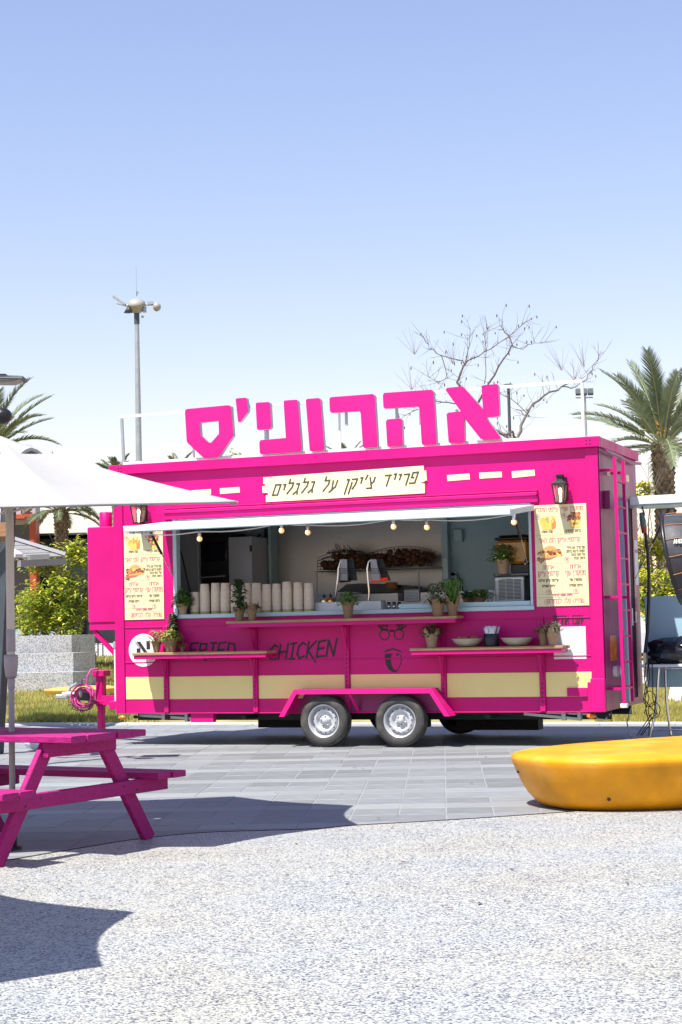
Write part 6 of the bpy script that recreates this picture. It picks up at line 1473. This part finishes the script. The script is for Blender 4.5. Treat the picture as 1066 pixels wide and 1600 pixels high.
# dark shop with an orange portal
pc = far(70, 990, 62); t = thing('shop_building', 'dark clad shop with an orange portal and a red lettered sign', 'building', (pc.x, pc.y, 0))
def fbox(px0, px1, py0, py1, D, dep, name, mt_, par=None):
    p, q = far(px0, py1, D), far(px1, py0, D); mb = MB(); A_, B_ = V((p.x, p.y, 0)), V((q.x, q.y, 0)); g_ = fw * dep; z0, z1 = max(-.05, p.z), q.z
    B_ = A_ + lat * (B_ - A_).dot(lat)
    mb.add([A_ + V((0, 0, z0)), B_ + V((0, 0, z0)), B_ + g_ + V((0, 0, z0)), A_ + g_ + V((0, 0, z0)), A_ + V((0, 0, z1)), B_ + V((0, 0, z1)), B_ + g_ + V((0, 0, z1)), A_ + g_ + V((0, 0, z1))], [(0, 3, 2, 1), (4, 5, 6, 7), (0, 1, 5, 4), (1, 2, 6, 5), (2, 3, 7, 6), (3, 0, 4, 7)]); return mb.build(name, mt_, par if par else t)
fbox(-140, 215, 838, 1012, 64, 8, 'wall', 'navy'); fbox(-142, 217, 833, 838, 63.9, 8.2, 'cornice', 'charcoal')
pw_ = fbox(-60, 55, 782, 822, 62.6, 1.0, 'sign_wall', 'paleWall')
fbox(48, 53.5, 812, 1010, 62, .8, 'portal', 'orangewall'); fbox(-40, 53.5, 803, 811.9, 62, .8, 'portal', 'orangewall'); fbox(-40, 47.9, 812, 1010, 62.4, .3, 'portal_glass', 'glassdark')
for x in (62, 80, 98, 116): w_ = fbox(x, x + 14, 905, 1000, 63.9, .06, 'window', 'glassdark'); fbox(x + .4, x + 13.6, 950, 951, 63.86, .03, 'glazing_bar', 'galv', w_)
sp0 = far(34, 803, 61.9); mb = MB(); text(mb, 'LOVE', lambda a, b, l=0: sp0 + lat * a + V((0, 0, b)) - fw * (.02 + l), .18, .02, .20, .06, rtl=False, xs=.75, sp=.12); mb.build('sign_letters', 'signred', pw_)
for k in range(5):
    q = far(127.5, 931 + k * 3.2, 63.8); mb = MB(); mb.sphere(q, .035, 6, 4); mb.build('poster_dot', 'whitesign', t)
# cars
def car(label, ctr, heading, paint, L_=4.3, Wd=1.75, Hh=1.48):
    t = thing('parked_car', label, 'car', ctr, 'parked cars behind the lawn'); u = V((math.cos(heading), math.sin(heading), 0)); v = V((-u.y, u.x, 0)); c = V(ctr)
    Pm = lambda x, y, z: c + u * x + v * y + V((0, 0, z))
    lower = [(-L_ / 2, .35), (-L_ / 2 + .05, .75), (-L_ * .42, .92), (L_ * .22, .92), (L_ * .45, .80), (L_ / 2, .62), (L_ / 2, .32), (L_ * .38, .24), (-L_ * .4, .24)]
    upper = [(-L_ * .43, .92), (-L_ * .34, Hh * .93), (-L_ * .2, Hh), (L_ * .05, Hh * .985), (L_ * .25, .92)]
    def ext(pr, w0, name, mt_, par, inset=.0):
        mb = MB(); n = len(pr); a_ = [Pm(x, -w0 * (1 - inset * (z > .95)), z) for x, z in pr]; b_ = [Pm(x, w0 * (1 - inset * (z > .95)), z) for x, z in pr]
        mb.add(a_ + b_, [tuple(range(n))[::-1], tuple(range(n, 2 * n))] + [(i, (i + 1) % n, n + (i + 1) % n, n + i) for i in range(n)]); return mb.build(name, mt_, par)
    ext(lower, Wd / 2, 'body', paint, t); ext(upper, Wd / 2 - .06, 'cabin', paint, t, .14)
    for s_ in (-1, 1):
        w_ = [(-L_ * .385, .96), (-L_ * .31, Hh * .9), (-L_ * .19, Hh * .945), (-L_ * .08, Hh * .945), (-L_ * .08, .96)], [(-L_ * .06, .96), (-L_ * .06, Hh * .945), (L_ * .035, Hh * .93), (L_ * .205, .96)]
        for pr in w_:
            mb = MB(); mb.add([Pm(x, s_ * ((Wd / 2 - .06) * (1 - .14 * (z > .95) * 1) + .004 + (.0 if z > 1 else .0)), z) for x, z in pr], [tuple(range(len(pr)))]); mb.build('side_window', 'glassdark', t)
        for x in (-L_ * .30, L_ * .31):
            mb = MB(); mb.lathe([(.001, .0), (.20, .0), (.20, -.01), (.31, -.02), (.32, -.18), (.001, -.18)], Pm(x, s_ * (Wd / 2 + .015), .32), (u, V((0, 0, 1)), v * s_), 20); w2_ = mb.build('wheel', 'tyre', t); mb = MB(); mb.lathe([(.001, .012), (.18, .008), (.20, .002)], Pm(x, s_ * (Wd / 2 + .016), .32), (u, V((0, 0, 1)), v * s_), 16); mb.build('hubcap', 'rim', w2_)
        mb = MB(); mb.sphere(Pm(L_ / 2 - .03, s_ * .62, .66), .13, 8, 6, (1, 1, .55)); mb.build('headlight', 'whitesign', t)
        mb = MB(); mb.sphere(Pm(-L_ / 2 + .04, s_ * .68, .78), .12, 8, 6, (.7, .8, 1)); mb.build('tail_light', 'redcol', t)
    mb = MB(); mb.add([Pm(L_ * .245, y, .95) for y in (-.66, .66)] + [Pm(L_ * .065, y, Hh * .97) for y in (.58, -.58)], [(0, 1, 2, 3)]); mb.v = [x + V((0, 0, .012)) + u * .012 for x in mb.v]; mb.build('windscreen', 'glassdark', t)
    return t
p = far(12, 1000, 52); car('silver car parked behind the granite steps, mostly behind the column', (p.x, p.y, 0), math.atan2(lat.y, lat.x) + 2.3, 'carsilver')
p = far(40, 1000, 56); car('dark blue car parked behind the granite steps right of the pole', (p.x, p.y, 0), math.atan2(lat.y, lat.x) + .8, 'carblue')
p = far(1012, 1000, 60); car('white car parked behind the yellowing tree', (p.x, p.y, 0), math.atan2(lat.y, lat.x) + .4, 'carwhite')
p = far(1062, 1000, 64); car('silver car parked beyond the softbox at the right edge', (p.x, p.y, 0), math.atan2(lat.y, lat.x) + .2, 'carsilver')
# plaza furniture seen under the side cabinet
def gfar(px, py): return onZ(px, py, 0)
b = gfar(133, 1031); t = thing('litter_bin', 'dark grey cylindrical litter bin on the far plaza edge', 'bin', b); k = (b - CAM).dot(CF) / FPX
MB().lathe([(.001, 0), (4.2 * k, 0), (4.4 * k, 23 * k), (4.0 * k, 24 * k), (.001, 24 * k)], b, 'Z', 16).build('bin_body', 'charcoal', t); MB().lathe([(4.6 * k, 24.1 * k), (4.6 * k, 25.5 * k), (.001, 26 * k)], b, 'Z', 16).build('lid', 'galv', t)
t = thing('panel_screen', 'tall white panelled screen with blue frame on the far plaza', 'screen', (far(130, 1000, 70).x, far(130, 1000, 70).y, 0))
def fb2(*a, **k_): return fbox(*a, **k_)
for k in range(3): fb2(126.5, 134.2, 951 + k * 14.5, 964.5 + k * 14.5, 70, .05, 'panel', 'whitesign', t)
fb2(124.8, 126.3, 949, 995, 69.95, .1, 'frame', 'frameblue', t); fb2(134.4, 135.4, 949, 995, 69.95, .1, 'frame', 'frameblue', t); fb2(122, 139, 947.4, 948.9, 69.9, .15, 'frame', 'whitesign', t); fb2(135.6, 138.4, 949, 996, 70, .1, 'panel', 'whitesign', t)
t = thing('plaza_bench', 'orange slatted wooden bench on the far plaza under the side cabinet', 'bench', (far(158, 1000, 75).x, far(158, 1000, 75).y, 0))
for k in range(3): fb2(144, 170, 982.5 + k * 4.2, 985.8 + k * 4.2, 75, .05, 'slat', 'orangewood', t)
fb2(140, 170, 996.5, 998.2, 74.6, .5, 'seat', 'galv', t)
for x in (137.5, 145.5, 152.5, 160): fb2(x, x + 1.2, 992 if x < 150 else 998, 1008 if x < 150 else 1025, 74.5, .06, 'leg', 'charcoal', t)
pz = MB(); pz.add([(-9, 16.8, -.02), (40, 16.8, -.02), (40, 80, -.02), (-9, 80, -.02)], [(0, 1, 2, 3)]); setting('far_plaza', pz, 'kerb')
pz = MB(); pz.add([(-120, 61.5, -.03), (-9, 61.5, -.03), (-9, 160, -.03), (-120, 160, -.03)], [(0, 1, 2, 3)]); setting('far_pavement', pz, 'kerb')
# white slanted trestle leg of something standing on the lawn at the right edge
a_, b_ = gfar(1058, 1100), gfar(1070, 1080); t = thing('white_trestle', 'white slanted trestle standing on the lawn at the right edge', 'trestle', (a_.x, a_.y, 0))
ka = (a_ - CAM).dot(CF) / FPX
for s_ in (0, .55):
    for d_ in (-1, 1): q = a_ + lat * (ka * 14) + fw * s_; MB().beam(q + lat * ka * 14 * d_ + V((0, 0, .0)), q + lat * ka * 2.5 * d_ + V((0, 0, .52)), .10, .04).build('leg', 'whitesign', t)
q = a_ + lat * (ka * 14); MB().beam(q - fw * .1 + V((0, 0, .54)), q + fw * .7 + V((0, 0, .54)), .16, .05).build('top_rail', 'whitesign', t)
# far tree line so the plaza does not end in nothing
rt = random.Random(77); A = MB()
for k in range(9000):
    x = rt.uniform(-160, 110); y = 150 + rt.uniform(-6, 6) + .1 * x; h_ = 2.2 + 1.0 * math.sin(x * .13) + .7 * math.sin(x * .37 + 1); z = rt.random() ** .8 * max(.8, h_)
    leafq(A, V((x, y, z)), V((rt.gauss(0, 1), rt.gauss(0, 1), rt.uniform(-.2, .6))), rt.uniform(.7, 1.4), rt.uniform(.4, .8), rt)
tag(A.build('far_hedge', 'treeleaf'), 'low green line of far bushes on the horizon', 'bushes', kind='stuff')
